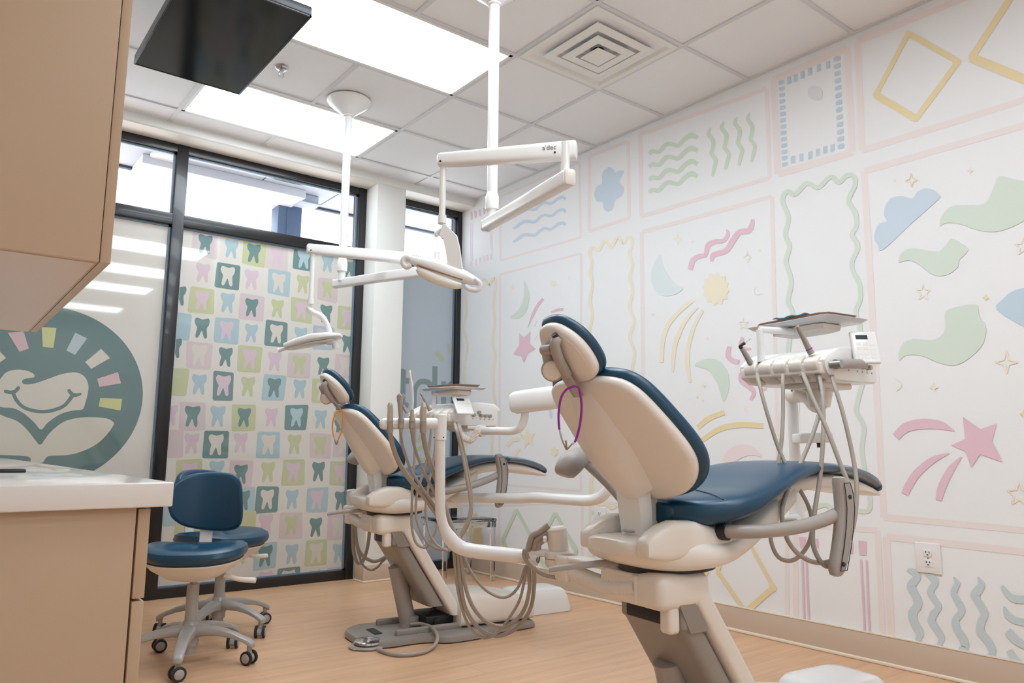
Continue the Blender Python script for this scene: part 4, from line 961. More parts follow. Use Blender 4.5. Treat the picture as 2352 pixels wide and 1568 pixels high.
# --- unit 1 post, bracket and arm
pb = AD(1832, 1196, 2.9); zt1 = AD(1832, 905, 2.9).z
b = MB(); b.cyl((pb.x, pb.y, pb.z+.08), (pb.x, pb.y, zt1), .0205, 24); b.cyl((pb.x, pb.y, pb.z), (pb.x, pb.y, pb.z+.12), .028, 24, r2=.026); world_mesh(b, 'post', WHITE, u1)
m1 = CL((.40, .03, .68), O1)
b = MB(); b.tube([m1+Vector((0, 0, -.005)), m1.lerp(Vector((pb.x, pb.y, m1.z)), .5), (pb.x, pb.y, pb.z+.01)], .020, 18, smooth=6); world_mesh(b, 'lower_arm', WHITE, u1)
b = MB(); dk = AD(1800, 1194, 2.75); b.lathe([(0, -.006), (.045, -.006), (.05, 0), (.045, .006), (0, .008)], dk, seg=28); world_mesh(b, 'pivot_disc', GREY, u1)
b = MB(); q0 = AD(1828, 1006, 2.87); q1 = AD(1903, 1004, 2.87); b.T = basis((q1-q0).normalized(), Vector((0, 0, 1)).cross((q1-q0).normalized()), Vector((0, 0, 1)), q0)
ln = (q1-q0).length; b.box((0, -.045, -.020), (ln, .045, .018), r=.007); b.build('x', WHITE) if False else world_mesh(b, 'monitor_bracket', WHITE, u1)
b = MB(); kq = AD(1882, 1020, 2.86); b.cyl(kq+Vector((0, 0, -.012)), kq+Vector((0, 0, .012)), .009, 14); b.cyl(kq+Vector((-.012, 0, .006)), kq+Vector((.012, 0, .006)), .006, 10); world_mesh(b, 'bracket_knob', DARK, u1)
hb = u1.location+Vector((.20, .12, -.03))
b = MB(); b.cyl(hb+Vector((0, 0, 0)), hb+Vector((0, 0, -.055)), .045, 24, r2=.034); b.tube([hb+Vector((0, 0, -.035)), hb+Vector((.06, .05, -.04)), hb+Vector((.12, .12, .0)), (pb.x, pb.y, zt1)], .030, 18, smooth=6); world_mesh(b, 'flex_arm', SHELL, u1)
b = MB(); sk = AD(1834, 890, 2.87)
for yy in (885, 897): s_ = AD(1818, yy, 2.875); b.cyl(s_, s_-CF*.004, .0035, 8)
world_mesh(b, 'post_screws', STEEL, u1)
# --- unit 2 lower tube, post and flex arm
m2 = CL((.40, .03, .68), O2)
b = MB(); P = [m2, AD(1185, 1144, 3.75), AD(1230, 1142, 3.66), AD(1300, 1147, 3.52), AD(1360, 1148, 3.42), AD(1388, 1134, 3.38), AD(1402, 1108, 3.37), AD(1406, 1075, 3.37)]
b.tube(P, .0255, 20, smooth=6); e2 = P[-1]; zt2 = AD(1404, 893, 3.37).z; b.cyl(e2, (e2.x, e2.y, zt2), .0255, 20); world_mesh(b, 'post_tube', WHITE, u2)
b = MB(); b.box(m2+Vector((-.05, -.06, -.055)), m2+Vector((.05, .04, -.008)), r=.01); b.cyl(m2+Vector((0, 0, -.03)), m2+Vector((0, 0, .03)), .06, 24); world_mesh(b, 'swivel_mount', SHELL, u2)
b = MB(); fa = AD(1186, 924, 3.66); fz = Vector((e2.x, e2.y, zt2)); dd = (fz-fa).normalized(); sd = dd.cross(Vector((0, 0, 1))).normalized(); up = sd.cross(dd)
rg = []
for s_, hw, hh in ((-.03, .018, .03), (-.022, .034, .045), (0, .042, .055), (.15, .042, .056), ((fz-fa).length-.05, .040, .052), ((fz-fa).length+.03, .036, .045), ((fz-fa).length+.045, .02, .03)):
    rg.append([fa+dd*s_+sd*hw*math.copysign(abs(math.cos(q))**.7, math.cos(q))+up*hh*math.copysign(abs(math.sin(q))**.7, math.sin(q)) for q in [2*PI*k/20 for k in range(20)]])
b.loft(rg); world_mesh(b, 'flex_arm', WHITE, u2)
b = MB(); hb2 = AD(1106, 989, 3.80); b.tube([AD(1207, 940, 3.64), AD(1204, 962, 3.64), AD(1196, 980, 3.65), AD(1178, 989, 3.68), AD(1140, 989, 3.74), hb2], .0195, 18, smooth=6); b.cyl(AD(1110, 989, 3.80), AD(1101, 989, 3.82), .030, 20); b.box(AD(1085, 982, 3.84)-Vector((.05, .03, .008)), AD(1085, 982, 3.84)+Vector((.05, .03, .008)), r=.005); world_mesh(b, 'elbow_arm', WHITE, u2)
b = MB(); P = pth('', [(1050, 976), (1056, 993), (1068, 1006), (1082, 1010), (1092, 998), (1098, 984)], 3.72); N6 = 90
Q_ = cr_curve(P, 18); b.tube(Q_, lambda q: .017+.0016*math.sin(q*2*PI*24), 14); world_mesh(b, 'corrugated_sleeve', RIB, u2)
# --- tray holders, trays
def holder(u, Np, Lp, Rp, d, postpx, dpost, ylow):
    N = AD(*Np, d); Lc = at(*Lp, Z=N.z); Rc = at(*Rp, Z=N.z); a = Lc-N; c = Rc-N; cen = N+(a+c)/2
    b = MB(); 
    def rg(f, g, z): return [cen+a*(i*f)+c*(j*g)+Vector((0, 0, z)) for i, j in ((-.5, -.4), (-.4, -.5), (.4, -.5), (.5, -.4), (.5, .4), (.4, .5), (-.4, .5), (-.5, .4))]
    b.loft([rg(.45, .35, -.028), rg(.6, .5, -.022), rg(.62, .52, -.004), rg(.6, .5, -.001)]); world_mesh(b, 'tray_holder', SHELL, u)
    pt = AD(*postpx, dpost); b = MB(); b.cyl((pt.x, pt.y, N.z-.018), (pt.x, pt.y, AD(postpx[0], ylow, dpost).z), .012, 16); b.tube([(pt.x, pt.y, N.z-.016), cen+Vector((0, 0, -.016))], .012, 12); world_mesh(b, 'tray_post', WHITE, u)
holder(u1, (1900, 728), (1712, 762), (2000, 742), 2.50, (1746, 780), 2.66, 832)
holder(u2, (1044, 893), (962, 898), (1122, 896), 3.70, (997, 910), 3.84, 950)
t1, tc1, ta1, tb1 = tray('instrument_tray', 'clear grey instrument tray above the delivery unit of the nearer chair', (1900, 728), (1712, 762), (2000, 742), 2.50, TRAYW, group='instrument trays')
t2, tc2, ta2, tb2 = tray('instrument_tray', 'clear grey instrument tray above the delivery unit of the farther chair', (1044, 893), (962, 898), (1122, 896), 3.70, TRAYW, group='instrument trays')
for (tt_, ce, a_, c_, lb) in ((t1, tc1, ta1, tb1, 'brown tray liner under the blue napkin, nearer chair'), (t2, tc2, ta2, tb2, 'brown tray liner with nothing on it, farther chair')):
    r_ = thing('tray_liner', lb, 'tray liner', (ce.x, ce.y, ce.z+.014), group='brown tray liners')
    def rr(f, g, z): return [a_*(i*f)+c_*(j*g)+Vector((0, 0, z)) for i, j in ((-.5, -.4), (-.4, -.5), (.4, -.5), (.5, -.4), (.5, .4), (.4, .5), (-.4, .5), (-.5, .4))]
    b = MB(); b.loft([rr(.80, .72, 0), rr(.88, .80, .012), rr(.86, .78, .013), rr(.78, .70, .003)]); b.build('liner', BROWN, r_)
nk = thing('paper_napkin', 'pale blue folded paper napkin on the nearer instrument tray', 'napkin', (tc1.x, tc1.y, tc1.z+.028))
b = MB(); cs = [ta1*.16-tb1*.47, ta1*-.22-tb1*.45, ta1*-.22+tb1*.1, ta1*.16+tb1*.1]
G_ = 8; vs_ = []
for i in range(G_+1):
    for j in range(G_+1):
        p_ = cs[0].lerp(cs[1], i/G_).lerp(cs[3].lerp(cs[2], i/G_), j/G_); vs_.append(p_+Vector((0, 0, .003*math.sin(i*1.7+j)+.002*j/G_+.002)))
b.add(vs_+[v-Vector((0, 0, .002)) for v in vs_], [(i*(G_+1)+j, (i+1)*(G_+1)+j, (i+1)*(G_+1)+j+1, i*(G_+1)+j+1) for i in range(G_) for j in range(G_)]+[tuple(81+k for k in (i*(G_+1)+j, i*(G_+1)+j+1, (i+1)*(G_+1)+j+1, (i+1)*(G_+1)+j)) for i in range(G_) for j in range(G_)])
b.build('sheet', NAPKIN, nk)
# --- hoses hanging from the units
def hose(u, P, r_, name='hose'): b = MB(); b.tube(P, r_, 10, smooth=7); return world_mesh(b, name, HOSE, u)
hose(u1, pth('M', [(212, 425), (222, 470), (255, 600), (325, 820), (400, 980), (480, 1120), (510, 1220), (500, 1330), (450, 1410), (390, 1443), (325, 1420), (287, 1330), (285, 1200), (305, 1020), (340, 830), (352, 650), (352, 460), (352, 430)], lambda q: 2.52-.3*math.sin(PI*q)), .0062)
hose(u1, pth('M', [(620, 425), (628, 470), (680, 640), (735, 880), (755, 1050), (742, 1220), (700, 1350), (620, 1440), (520, 1450), (430, 1400), (370, 1310), (347, 1180), (380, 1050), (440, 930), (520, 740), (568, 560), (575, 430)], lambda q: 2.50-.36*math.sin(PI*q)), .0066)
hose(u1, pth('M', [(550, 425), (570, 560), (572, 760), (555, 980), (525, 1180), (515, 1340), (550, 1435), (595, 1475), (640, 1450), (700, 1360), (738, 1220), (720, 1060), (660, 900), (590, 720), (520, 570), (468, 440), (460, 425)], lambda q: 2.47-.36*math.sin(PI*q)), .0068)
b = MB(); b.tube(pth('M', [(545, 425), (560, 520)], 2.47), lambda q: .011-.004*q, 12); b.tube(pth('M', [(458, 425), (500, 520)], 2.47), lambda q: .011-.004*q, 12); world_mesh(b, 'hose_boots', GREY, u1)
hose(u2, [AD(1044, 972, 3.72)]+pth('', [(1048, 985), (1057, 1021), (1067, 1067), (1073, 1102), (1079, 1136), (1081, 1170), (1071, 1204), (1053, 1234), (1030, 1262)], 3.55), .0085)
hose(u2, [AD(1050, 972, 3.72)]+pth('', [(1056, 990), (1065, 1030), (1075, 1080), (1083, 1130), (1084, 1172), (1074, 1208), (1054, 1240)], 3.58), .0055)
hose(u2, pth('', [(990, 975), (989, 1000), (983, 1045), (968, 1098), (957, 1140), (957, 1190), (977, 1240), (1005, 1260), (1035, 1262)], 3.60), .0062)
hose(u2, pth('', [(953, 975), (953, 1000), (952, 1050), (948, 1100), (946, 1160), (946, 1210), (955, 1245), (972, 1257), (985, 1250), (1002, 1215), (1008, 1190)], 3.62), .0062)
hose(u2, pth('', [(1005, 975), (998, 1040), (985, 1110), (978, 1165), (984, 1215), (1000, 1247), (1025, 1263), (1038, 1262)], 3.58), .0062)
# --- handpieces parked in the units
def wand(name, label, cat, P, r0, r1, m_, tip=None, tipm=None, group=None, extra=None):
    """slim instrument from bottom P[0] to top P[-1]"""
    t = thing(name, label, cat, P[0], group=group)
    b = MB(); b.tube(P, lambda q: r0+(r1-r0)*q, 16, smooth=4); world_mesh(b, 'body', m_, t)
    if tip: b = MB(); b.tube(tip[0], tip[1], 10, smooth=4); world_mesh(b, 'tip', tipm or CHROME, t)
    if extra: extra(t)
    return t
wand('air_water_syringe', 'grey syringe tilted in the leftmost slot of the nearer delivery unit', 'dental instrument', pth('', [(1724, 834), (1716, 820), (1704, 800)], 2.66), .011, .0085, GREY, (pth('', [(1704, 800), (1700, 796), (1706, 790), (1711, 788)], 2.66), .006), BLACK,
     extra=lambda t: world_mesh(MB().tube(pth('', [(1710, 789), (1718, 782), (1725, 777)], 2.66), .0012, 8), 'nozzle', mat('green_nozzle', rgb(120, 205, 150), .4), t))
wand('handpiece', 'tapered grey handpiece with a purple ring in the nearer delivery unit', 'dental instrument', pth('', [(1864, 812), (1857, 800), (1845, 775), (1833, 752)], 2.50), .0115, .0075, GREY, (pth('', [(1833, 752), (1831, 749)], 2.50), .0085), CHROME,
     extra=lambda t: world_mesh(MB().tube(pth('', [(1858.5, 802), (1857.7, 800.5)], 2.50), .0118, 16), 'ring', PURPLE, t))
wand('handpiece', 'slim beige handpiece leaning in the farther delivery unit', 'dental instrument', pth('', [(988, 943), (984, 935), (976, 919), (968, 905)], 3.78), .0105, .006, GREY, (pth('', [(967.5, 904.5), (966, 902.5)], 3.78), .0065), CHROME)

# ================================================================== ASSISTANT INSTRUMENT ARMS
d0 = 2.40
arm = thing('assistant_arm', 'white tubular assistant arm with instrument bar, swung out left of the nearer chair', 'dental instrument arm', AD(1284, 1310, d0), group='assistant arms')
def pod(t, cx_, cy_, s_, d, lean=0, box=True):
    """drum-shaped solids collector on its pivot; cx_,cy_ = pixel of drum base centre, s_ metres per reference"""
    c = AD(cx_, cy_, d); up = (Vector((0, 0, 1))+CR*lean).normalized()
    b = MB(); b.lathe([(0, 0), (.032*s_, 0), (.033*s_, .03*s_), (.0335*s_, .031*s_), (.0325*s_, .066*s_), (.034*s_, .067*s_), (.034*s_, .071*s_), (.029*s_, .077*s_), (0, .080*s_)], c, up, seg=36); world_mesh(b, 'solids_collector', SHELL, t)
    b = MB(); b.lathe([(0, -.020*s_), (.046*s_, -.020*s_), (.047*s_, -.008*s_), (.044*s_, -.001*s_), (.036*s_, .003*s_), (0, .003*s_)], c, seg=36); world_mesh(b, 'pivot_cap', SHELL, t)
    b = MB(); b.lathe([(0, -.0225*s_), (.0445*s_, -.0225*s_), (.0445*s_, -.019*s_), (0, -.019*s_)], c, seg=36); world_mesh(b, 'pivot_gap', DARK, t)
    b = MB(); b.lathe([(0, -.062*s_), (.020*s_, -.060*s_), (.036*s_, -.050*s_), (.045*s_, -.038*s_), (.0455*s_, -.022*s_), (0, -.022*s_)], c, seg=36); world_mesh(b, 'pivot_housing', SHELL, t)
    return c
pc = pod(arm, 1284, 1266, 1.0, d0, lean=-.14)
b = MB(); q = AD(1253, 1238, d0-.02); b.lathe([(0, -.004), (.009, -.004), (.011, 0), (.009, .008), (0, .009)], q, -CR, seg=18); world_mesh(b, 'collector_knob', WHITE, arm)
b = MB(); b.tube(pth('', [(1236, 1281), (1215, 1279), (1150, 1272), (1090, 1265), (1060, 1258), (1040, 1243), (1025, 1222), (1015, 1195), (1011, 1160), (1011, 1060), (1011, 1000)], 2.41), lambda q: .0225 if q < .55 else max(.0165, .0225-(q-.55)*.06), 22, smooth=7)
world_mesh(b, 'arm_tube', WHITE, arm)
b = MB(); b.tube([AD(1262, 1270, d0), AD(1240, 1269, d0), AD(1212, 1268, 2.41)], .0115, 14, flat=1.2); b.cyl(AD(1236, 1281, 2.41), AD(1229, 1280.5, 2.41), .024, 20); world_mesh(b, 'tube_clamp', WHITE, arm)
b = MB(); c0 = AD(1237, 1284, 2.395); b.lathe([(0, -.003), (.012, -.003), (.013, 0), (0, .001)], c0, CR*1-CF*.4, seg=16); world_mesh(b, 'tube_end', DARK, arm)
b = MB(); pt = AD(1011, 1010, 2.41); ptop = AD(1012, 953, 2.41); b.cyl((pt.x, pt.y, pt.z), (pt.x, pt.y, ptop.z), .0195, 26, r2=.0205); b.lathe([(0, 0), (.0205, 0), (.018, .005), (0, .007)], (pt.x, pt.y, ptop.z)); world_mesh(b, 'post_collar', WHITE, arm)
b = MB(); barR = AD(1004, 972, 2.41); barL = AD(879, 973, 2.38); b.tube([barR, barL], .0178, 24); b.lathe([(0, 0), (.0178, 0), (.013, .008), (0, .010)], barL, (barL-barR).normalized(), seg=24); world_mesh(b, 'holder_bar', WHITE, arm)
b = MB(); ed = (barL-barR).normalized(); b.lathe([(0, .008), (.0085, .009), (.008, .0115), (0, .012)], barL, ed, seg=20); world_mesh(b, 'bar_end_cap', CHROME, arm)
for x in (997, 1019): q = AD(x, 1004, 2.388); b = MB(); b.cyl(q, q-CF*.003, .0022, 8); world_mesh(b, 'collar_screw', DARK, arm)
for x in (896, 921, 946.5, 972.5):
    b = MB(); b.T = Matrix.Translation(AD(x, 972, 2.372)); b.box((-.0085, -.008, -.0175), (.0085, .008, .0175), r=.004); world_mesh(b, 'holder_clip', GREY, arm)
b = MB()
for k, (a, c) in enumerate((((1212, 1264), (1252, 1205)), ((1226, 1263), (1256, 1220)), ((1236, 1262), (1258, 1232)))):
    b = MB(); mx_, my_ = (a[0]*.55+c[0]*.45-8, a[1]*.3+c[1]*.7); b.tube([AD(*a, d0), AD(mx_, my_+8, d0), AD((mx_+c[0])/2+2, my_-2, d0), AD(c[0]+8, c[1], d0)], .0095, 14, smooth=6); world_mesh(b, 'suction_hose', HOSE, arm)
b = MB(); b.tube(pth('', [(1213, 1282), (1206, 1262), (1204, 1278), (1220, 1300), (1250, 1320), (1290, 1327), (1322, 1325)], lambda q: 2.36), .0062, 10, smooth=7); world_mesh(b, 'drain_hose', HOSE, arm)
text_mesh('|.||.', .010, basis(CR, CU, -CF, AD(1205, 1290, 2.385)), INK, arm, 'tube_marks')
# instruments on the bar: body above the bar, hose below running to the arm and looping beneath
def qd(pts): return [px('Q', p_) for p_ in pts]
HP = [
 ([(896, 985), (897, 1000), (902, 1024), (913, 1054), (929, 1083), (950, 1112), (975, 1142), (1000, 1176), (1027, 1212), (1040, 1236), (1043, 1268)]+qd([(1030, 850), (1080, 1080), (1150, 1230), (1260, 1300), (1370, 1250), (1450, 1150), (1540, 1000), (1580, 850), (1600, 700)]), .0078, .0048),
 ([(921, 985), (921, 1000), (924, 1020), (933, 1050), (946, 1082), (964, 1112), (990, 1150), (1015, 1185), (1038, 1215), (1048, 1240), (1051, 1272)]+qd([(1060, 850), (1100, 1050), (1200, 1210), (1330, 1280), (1450, 1260), (1560, 1180), (1640, 1040), (1665, 850), (1660, 710)]), .0048, .0066),
 ([(946, 985), (947, 1000), (950, 1018), (958, 1045), (973, 1082), (990, 1116), (1008, 1150), (1024, 1185), (1040, 1216), (1055, 1242), (1058, 1272)]+qd([(1090, 830), (1150, 1020), (1250, 1150), (1370, 1205), (1480, 1180), (1580, 1070), (1625, 900), (1620, 710)]), .0048, .0066),
 ([(972, 985), (973, 1002), (977, 1024), (985, 1054), (996, 1085), (1007, 1116), (1020, 1155), (1030, 1190), (1044, 1220), (1060, 1245), (1066, 1278)]+qd([(1160, 780), (1260, 900), (1380, 965), (1470, 950), (1540, 870), (1590, 720)]), .0082, .0048)]
def inst(k, name, label, body, r0, r1, m_, tips):
    P, rt_, rl_ = HP[k]
    b0 = AD(*P[0], 2.372)
    t = thing(name, label, 'dental instrument', b0)
    b = MB(); PP = [AD(x, y, 2.372+.105*min(1, i/7)-(.05 if i > len(P)-3 else 0)) for i, (x, y) in enumerate(P)]; b.tube(PP, lambda q: rt_ if q < .45 else rt_+(rl_-rt_)*min(1, (q-.45)*8), 12, smooth=7); world_mesh(b, 'hose', HOSE, t)
    b = MB(); b.tube([AD(P[0][0], 992, 2.372), AD(P[0][0], 962, 2.366)], lambda q: rt_*1.3-.001*q, 14); world_mesh(b, 'hose_sleeve', GREY, t)
    b = MB(); b.tube([AD(x, y, 2.366) for x, y in body], lambda q: r0+(r1-r0)*q, 16, smooth=4); world_mesh(b, 'body', m_, t)
    for nm, pts, rr_, mm in tips: b = MB(); b.tube([AD(x, y, 2.366) for x, y in pts], rr_, 12, smooth=4); world_mesh(b, nm, mm, t)
IVS = mat('satin_ivory_metal', rgb(196, 190, 176), .3, metal=.4)
inst(0, 'suction_valve', 'fat satin suction handle, leftmost on the instrument bar', [(896, 966), (896.5, 945), (896, 930)], .0095, .0088, IVS, [('cap', [(896, 930), (896, 924)], lambda q: .0085-.003*q, IVS)])
inst(1, 'air_water_syringe', 'grey angled air and water syringe, second on the instrument bar', [(921, 966), (920, 945), (919, 922)], .0062, .0085, GREY, [('head', [(919, 922), (918, 911), (922, 908)], .0095, GREY), ('nozzle', [(922, 912), (928, 906)], .0052, CHROME), ('side_arm', [(925, 930), (930, 940), (935, 948)], .0052, GREY)])
inst(2, 'saliva_ejector', 'long thin white saliva ejector tube standing tallest on the instrument bar', [(946, 966), (946.5, 952), (946.5, 940)], .0072, .006, IVS, [('straw', [(946.5, 941), (948, 915), (946, 885), (942, 862), (940, 851)], .0038, WHITE), ('straw_tip', [(941, 857), (940, 850)], .0052, WHITE), ('valve', [(939, 956), (952, 957)], .004, CHROME)])
inst(3, 'suction_valve', 'fat satin suction handle, rightmost on the instrument bar', [(972, 966), (972.5, 945), (973, 934)], .0100, .0105, IVS, [('cap', [(973, 934), (972.5, 924)], lambda q: .0100-.0045*q, IVS), ('rocker', [(965, 962), (966, 944), (970, 927)], .0028, WHITE)])
# chair 2's assistant arm: drum and hanging hoses
dd2 = dep(CL((-.03, .36, .6), O2))
arm2 = thing('assistant_arm', 'white drum pivot with looping hoses behind the farther chair', 'dental instrument arm', AD(810, 1190, dd2), group='assistant arms')
pod(arm2, 811, 1161, 1.13, dd2, 0)
b = MB(); P2 = pth('', [(800, 1180), (770, 1182), (735, 1180)], dd2+.25); 
for pts, r_ in (([(240, 540), (238, 700), (240, 900), (255, 1150), (310, 1330), (385, 1350), (450, 1250), (500, 1080), (530, 880), (545, 640)], .0098), ([(290, 560), (285, 750), (300, 950), (350, 1130), (450, 1250), (600, 1320), (720, 1300), (830, 1240)], .0098), ([(275, 560), (272, 800), (310, 1050), (360, 1240), (420, 1390), (560, 1480), (680, 1430), (750, 1350), (835, 1270)], .0062)):
    b = MB(); b.tube(pth('P', pts, dd2+.02), r_*1.0, 10, smooth=7); world_mesh(b, 'suction_hose', HOSE, arm2)
b = MB(); a_ = AD(800, 1176, dd2); c_ = AD(838, 1172, dd2); b.tube([a_, c_], .012, 12, flat=.7); world_mesh(b, 'pivot_link', SHELL, arm2)

# ================================================================== EXAM LAMPS
def beam(b, A, C, h0, h1, w_, r_=.5):
    d = (C-A).normalized(); sd = d.cross(Vector((0, 0, 1))).normalized(); up = sd.cross(d); L_ = (C-A).length; rg = []
    for s_, f in ((-.006, .7), (-.002, .93), (0.004, 1), (L_*.5, 1), (L_-.004, 1), (L_+.002, .93), (L_+.006, .7)):
        h = h0+(h1-h0)*max(0, min(1, s_/L_))
        rg.append([A+d*s_+sd*w_*f*math.copysign(abs(math.cos(q))**r_, math.cos(q))+up*h*f*math.copysign(abs(math.sin(q))**r_, math.sin(q)) for q in [2*PI*k/20+PI/20 for k in range(20)]])
    b.loft(rg); return d, sd, up
def lamp(label, XY, zk, lowL, lowR, z_low, upR, upL, z_up, drop, headf):
    t = thing('exam_lamp', label, 'dental lamp', (XY[0], XY[1], ZC), group='ceiling mounted exam lamps')
    W = lambda x, y, z: Vector((x, y, z))
    b = MB(); b.lathe([(0, 0), (.128, 0), (.132, -.006), (.130, -.016), (.10, -.042), (.040, -.088), (.030, -.094), (0, -.094)], seg=48); b.build('ceiling_canopy', WHITE, t)
    b = MB(); b.lathe([(.0235, zk+.10-ZC), (.0235, -.088)], seg=24); b.lathe([(0, -.092), (.030, -.092), (.031, -.10), (.024, -.105), (0, -.105)], seg=24); b.build('ceiling_pole', WHITE, t)
    b = MB(); b.lathe([(0, zk+.035-ZC), (.029, zk+.035-ZC), (.030, zk+.04-ZC), (.030, zk+.09-ZC), (.027, zk+.098-ZC), (.0235, zk+.11-ZC), (0, zk+.11-ZC)], seg=28); b.build('pole_collar', WHITE, t)
    b = MB(); b.lathe([(0, z_low+.01-ZC), (.021, z_low+.01-ZC), (.021, zk+.04-ZC), (0, zk+.04-ZC)], seg=20); b.build('knuckle', WHITE, t)
    A = at(*lowL, Z=z_low); C = at(*lowR, Z=z_low)
    b = MB(); d, sd, up = beam(b, A, C, .024, .030, .022, .35); world_mesh(b, 'lower_arm', WHITE, t)
    for P_, e_ in ((A, -1), (C, 1)):
        b = MB(); beam(b, P_+d*(-.004 if e_ < 0 else .002), P_+d*(.002 if e_ < 0 else .010), .0255 if e_ < 0 else .0315, .0255 if e_ < 0 else .0315, .0235, .35); world_mesh(b, 'arm_end_cap', SHELL, t)
    b = MB(); q = C-d*.022; b.cyl((q.x, q.y, z_low+.02), (q.x, q.y, z_up-.01), .016, 18); world_mesh(b, 'elbow_pin', WHITE, t)
    E = at(*upR, Z=z_up); G = at(*upL, Z=z_up)
    b = MB(); beam(b, G, E, .026, .036, .024, .45); world_mesh(b, 'spring_arm', WHITE, t)
    du = (E-G).normalized(); sdu = du.cross(Vector((0, 0, 1))).normalized(); 
    if sdu.dot(CAM-G) < 0: sdu = -sdu
    M = basis(du if du.dot(CR) > 0 else -du, Vector((0, 0, 1)), sdu, G.lerp(E, .82 if True else .5)+sdu*.0245+Vector((0, 0, .008)))
    text_mesh("a'dec", .026, M, INK, t, 'arm_lettering')
    for f in (.02, .86): q = G.lerp(E, f)+sdu*.0235+Vector((0, 0, -.012)); b = MB(); b.cyl(q, q+sdu*.003, .004, 10); world_mesh(b, 'arm_screw', DARK, t)
    dx, dy0, dy1 = drop; q = G+du*.025 if G.x < 90 else G
    dtop = AD(dx, dy0, dep(q)); D = Vector((dtop.x, dtop.y, 0)); zb_ = AD(dx, dy1, dep(dtop)).z
    b = MB(); b.cyl((D.x, D.y, zb_), (D.x, D.y, G.z-.01), .0125, 18); b.cyl((D.x, D.y, zb_-.004), (D.x, D.y, zb_+.028), .0165, 20); world_mesh(b, 'drop_tube', WHITE, t)
    headf(t, dep((D.x, D.y, zb_)))
    return t
def head1f(t, d):
    A = lambda x, y, e=0: AD(x, y, d+e)
    b = MB(); rg = []
    for x, y, w_, e in ((1014, 528, 15, 0), (1020, 533, 17, 0), (1034, 545, 17, 0), (1040, 570, 17, 0), (1044, 600, 17, .0), (1047, 621, 17, 0)):
        c = A(x, y); W_ = w_*d/F_PX
        tx = (CU*.2+CR) if y > 540 else (CR*.3+CU); tx.normalize(); n_ = CF
        rg.append([c+tx*W_*a_*.98+n_*.018*q_ for a_, q_ in ((-1, -.6), (-.9, -1), (.9, -1), (1, -.6), (1, .6), (.9, 1), (-.9, 1), (-1, .6))])
    b.loft(rg); world_mesh(b, 'yoke', WHITE, t)
    b = MB(); b.tube([A(1006, 541), A(1002, 538), A(1012, 530), A(1022, 530)], .010, 12, smooth=4); world_mesh(b, 'yoke_hook', WHITE, t)
    b = MB(); P = [(932, 598, .008), (942, 596, .013), (965, 603, .023), (1000, 614, .031), (1035, 627, .031), (1062, 635, .028), (1085, 643, .019), (1098, 648, .012)]
    C_ = _crn([list(p) for p in P], 5); N_c = len(C_); b.tube([A(c_[0], c_[1]) for c_ in C_], lambda q: C_[min(N_c-1, int(round(q*(N_c-1))))][2], 22); world_mesh(b, 'lamp_head', WHITE, t)
    b = MB(); Ln = [A(960, 616, -.01), A(972, 625, -.01), A(1005, 640, -.01), A(1040, 652, -.01), A(1060, 655, -.01)]; b.tube(Ln, lambda q: .012+.011*math.sin(PI*max(.02, min(.98, q))), 20, smooth=6, flat=1.0); world_mesh(b, 'lens', LENS, t)
    b = MB(); b.tube([A(958, 608, -.022), A(1000, 622, -.028), A(1062, 642, -.024)], .0035, 8, smooth=5); world_mesh(b, 'bezel_trim', BROWN, t)
    for pts in ([(945, 594), (932, 590), (925, 602), (934, 613), (944, 608)], [(1090, 640), (1103, 652), (1098, 665), (1080, 664), (1068, 656)]):
        b = MB(); b.tube([A(*q, -.01) for q in pts], .0105, 14, smooth=5); world_mesh(b, 'handle', WHITE, t)
def head2f(t, d):
    A = lambda x, y, e=0: AD(x, y, d+e)
    b = MB(); P = [(706, 705, .012), (712, 712, .016), (722, 719, .017), (738, 726, .016), (750, 742, .014), (757, 762, .015), (762, 778, .016)]
    C_ = _crn([list(p) for p in P], 5); N_c = len(C_); b.tube([A(c_[0], c_[1]) for c_ in C_], lambda q: C_[min(N_c-1, int(round(q*(N_c-1))))][2], 16); world_mesh(b, 'yoke', WHITE, t)
    b = MB(); rg = []
    a, c = A(655, 796), A(784, 770)
    dv = (c-a).normalized(); up = (Vector((0, 0, 1))-dv*dv.z).normalized(); sd = dv.cross(up)
    for f, h, w_, o in ((0, .008, .03, 0), (.02, .017, .045, 0), (.25, .022, .07, .006), (.55, .024, .085, .010), (.80, .020, .07, .006), (.97, .013, .045, 0), (1.0, .008, .03, 0)):
        q0 = a.lerp(c, f)+up*o; rg.append([q0+sd*w_*math.copysign(abs(math.cos(q))**.7, math.cos(q))+up*h*math.copysign(abs(math.sin(q))**.7, math.sin(q)) for q in [2*PI*k/20 for k in range(20)]])
    b.loft(rg); world_mesh(b, 'lamp_head', WHITE, t)
    b = MB(); rg = []
    for f, h, w_ in ((.03, .003, .03), (.1, .006, .05), (.5, .008, .07), (.85, .006, .05), (.88, .003, .03)):
        q0 = a.lerp(c, f)-up*.018; rg.append([q0+sd*w_*math.cos(q)+up*h*math.sin(q) for q in [2*PI*k/16 for k in range(16)]])
    b.loft(rg); world_mesh(b, 'lens', LENS, t)
    b = MB(); b.tube([A(662, 798), A(640, 804)], .0105, 16); b.lathe([(0, 0), (.0125, 0), (.0125, .005), (0, .007)], A(641, 803.6), (A(640, 804)-A(662, 798)).normalized(), seg=18); world_mesh(b, 'handle', WHITE, t)
    b = MB(); b.tube([A(752, 783), A(768, 786), A(772, 800)], lambda q: .020-.002*q, 16, smooth=4); world_mesh(b, 'rear_shroud', WHITE, t)
lamp('exam lamp on the nearer ceiling pole, its long head hanging beside the right wall', (1.850, 2.513), 1.918, (1116, 518), (1306, 408), 1.895, (1322, 345), (1010, 369), 2.045, (1018, 384, 517), head1f)
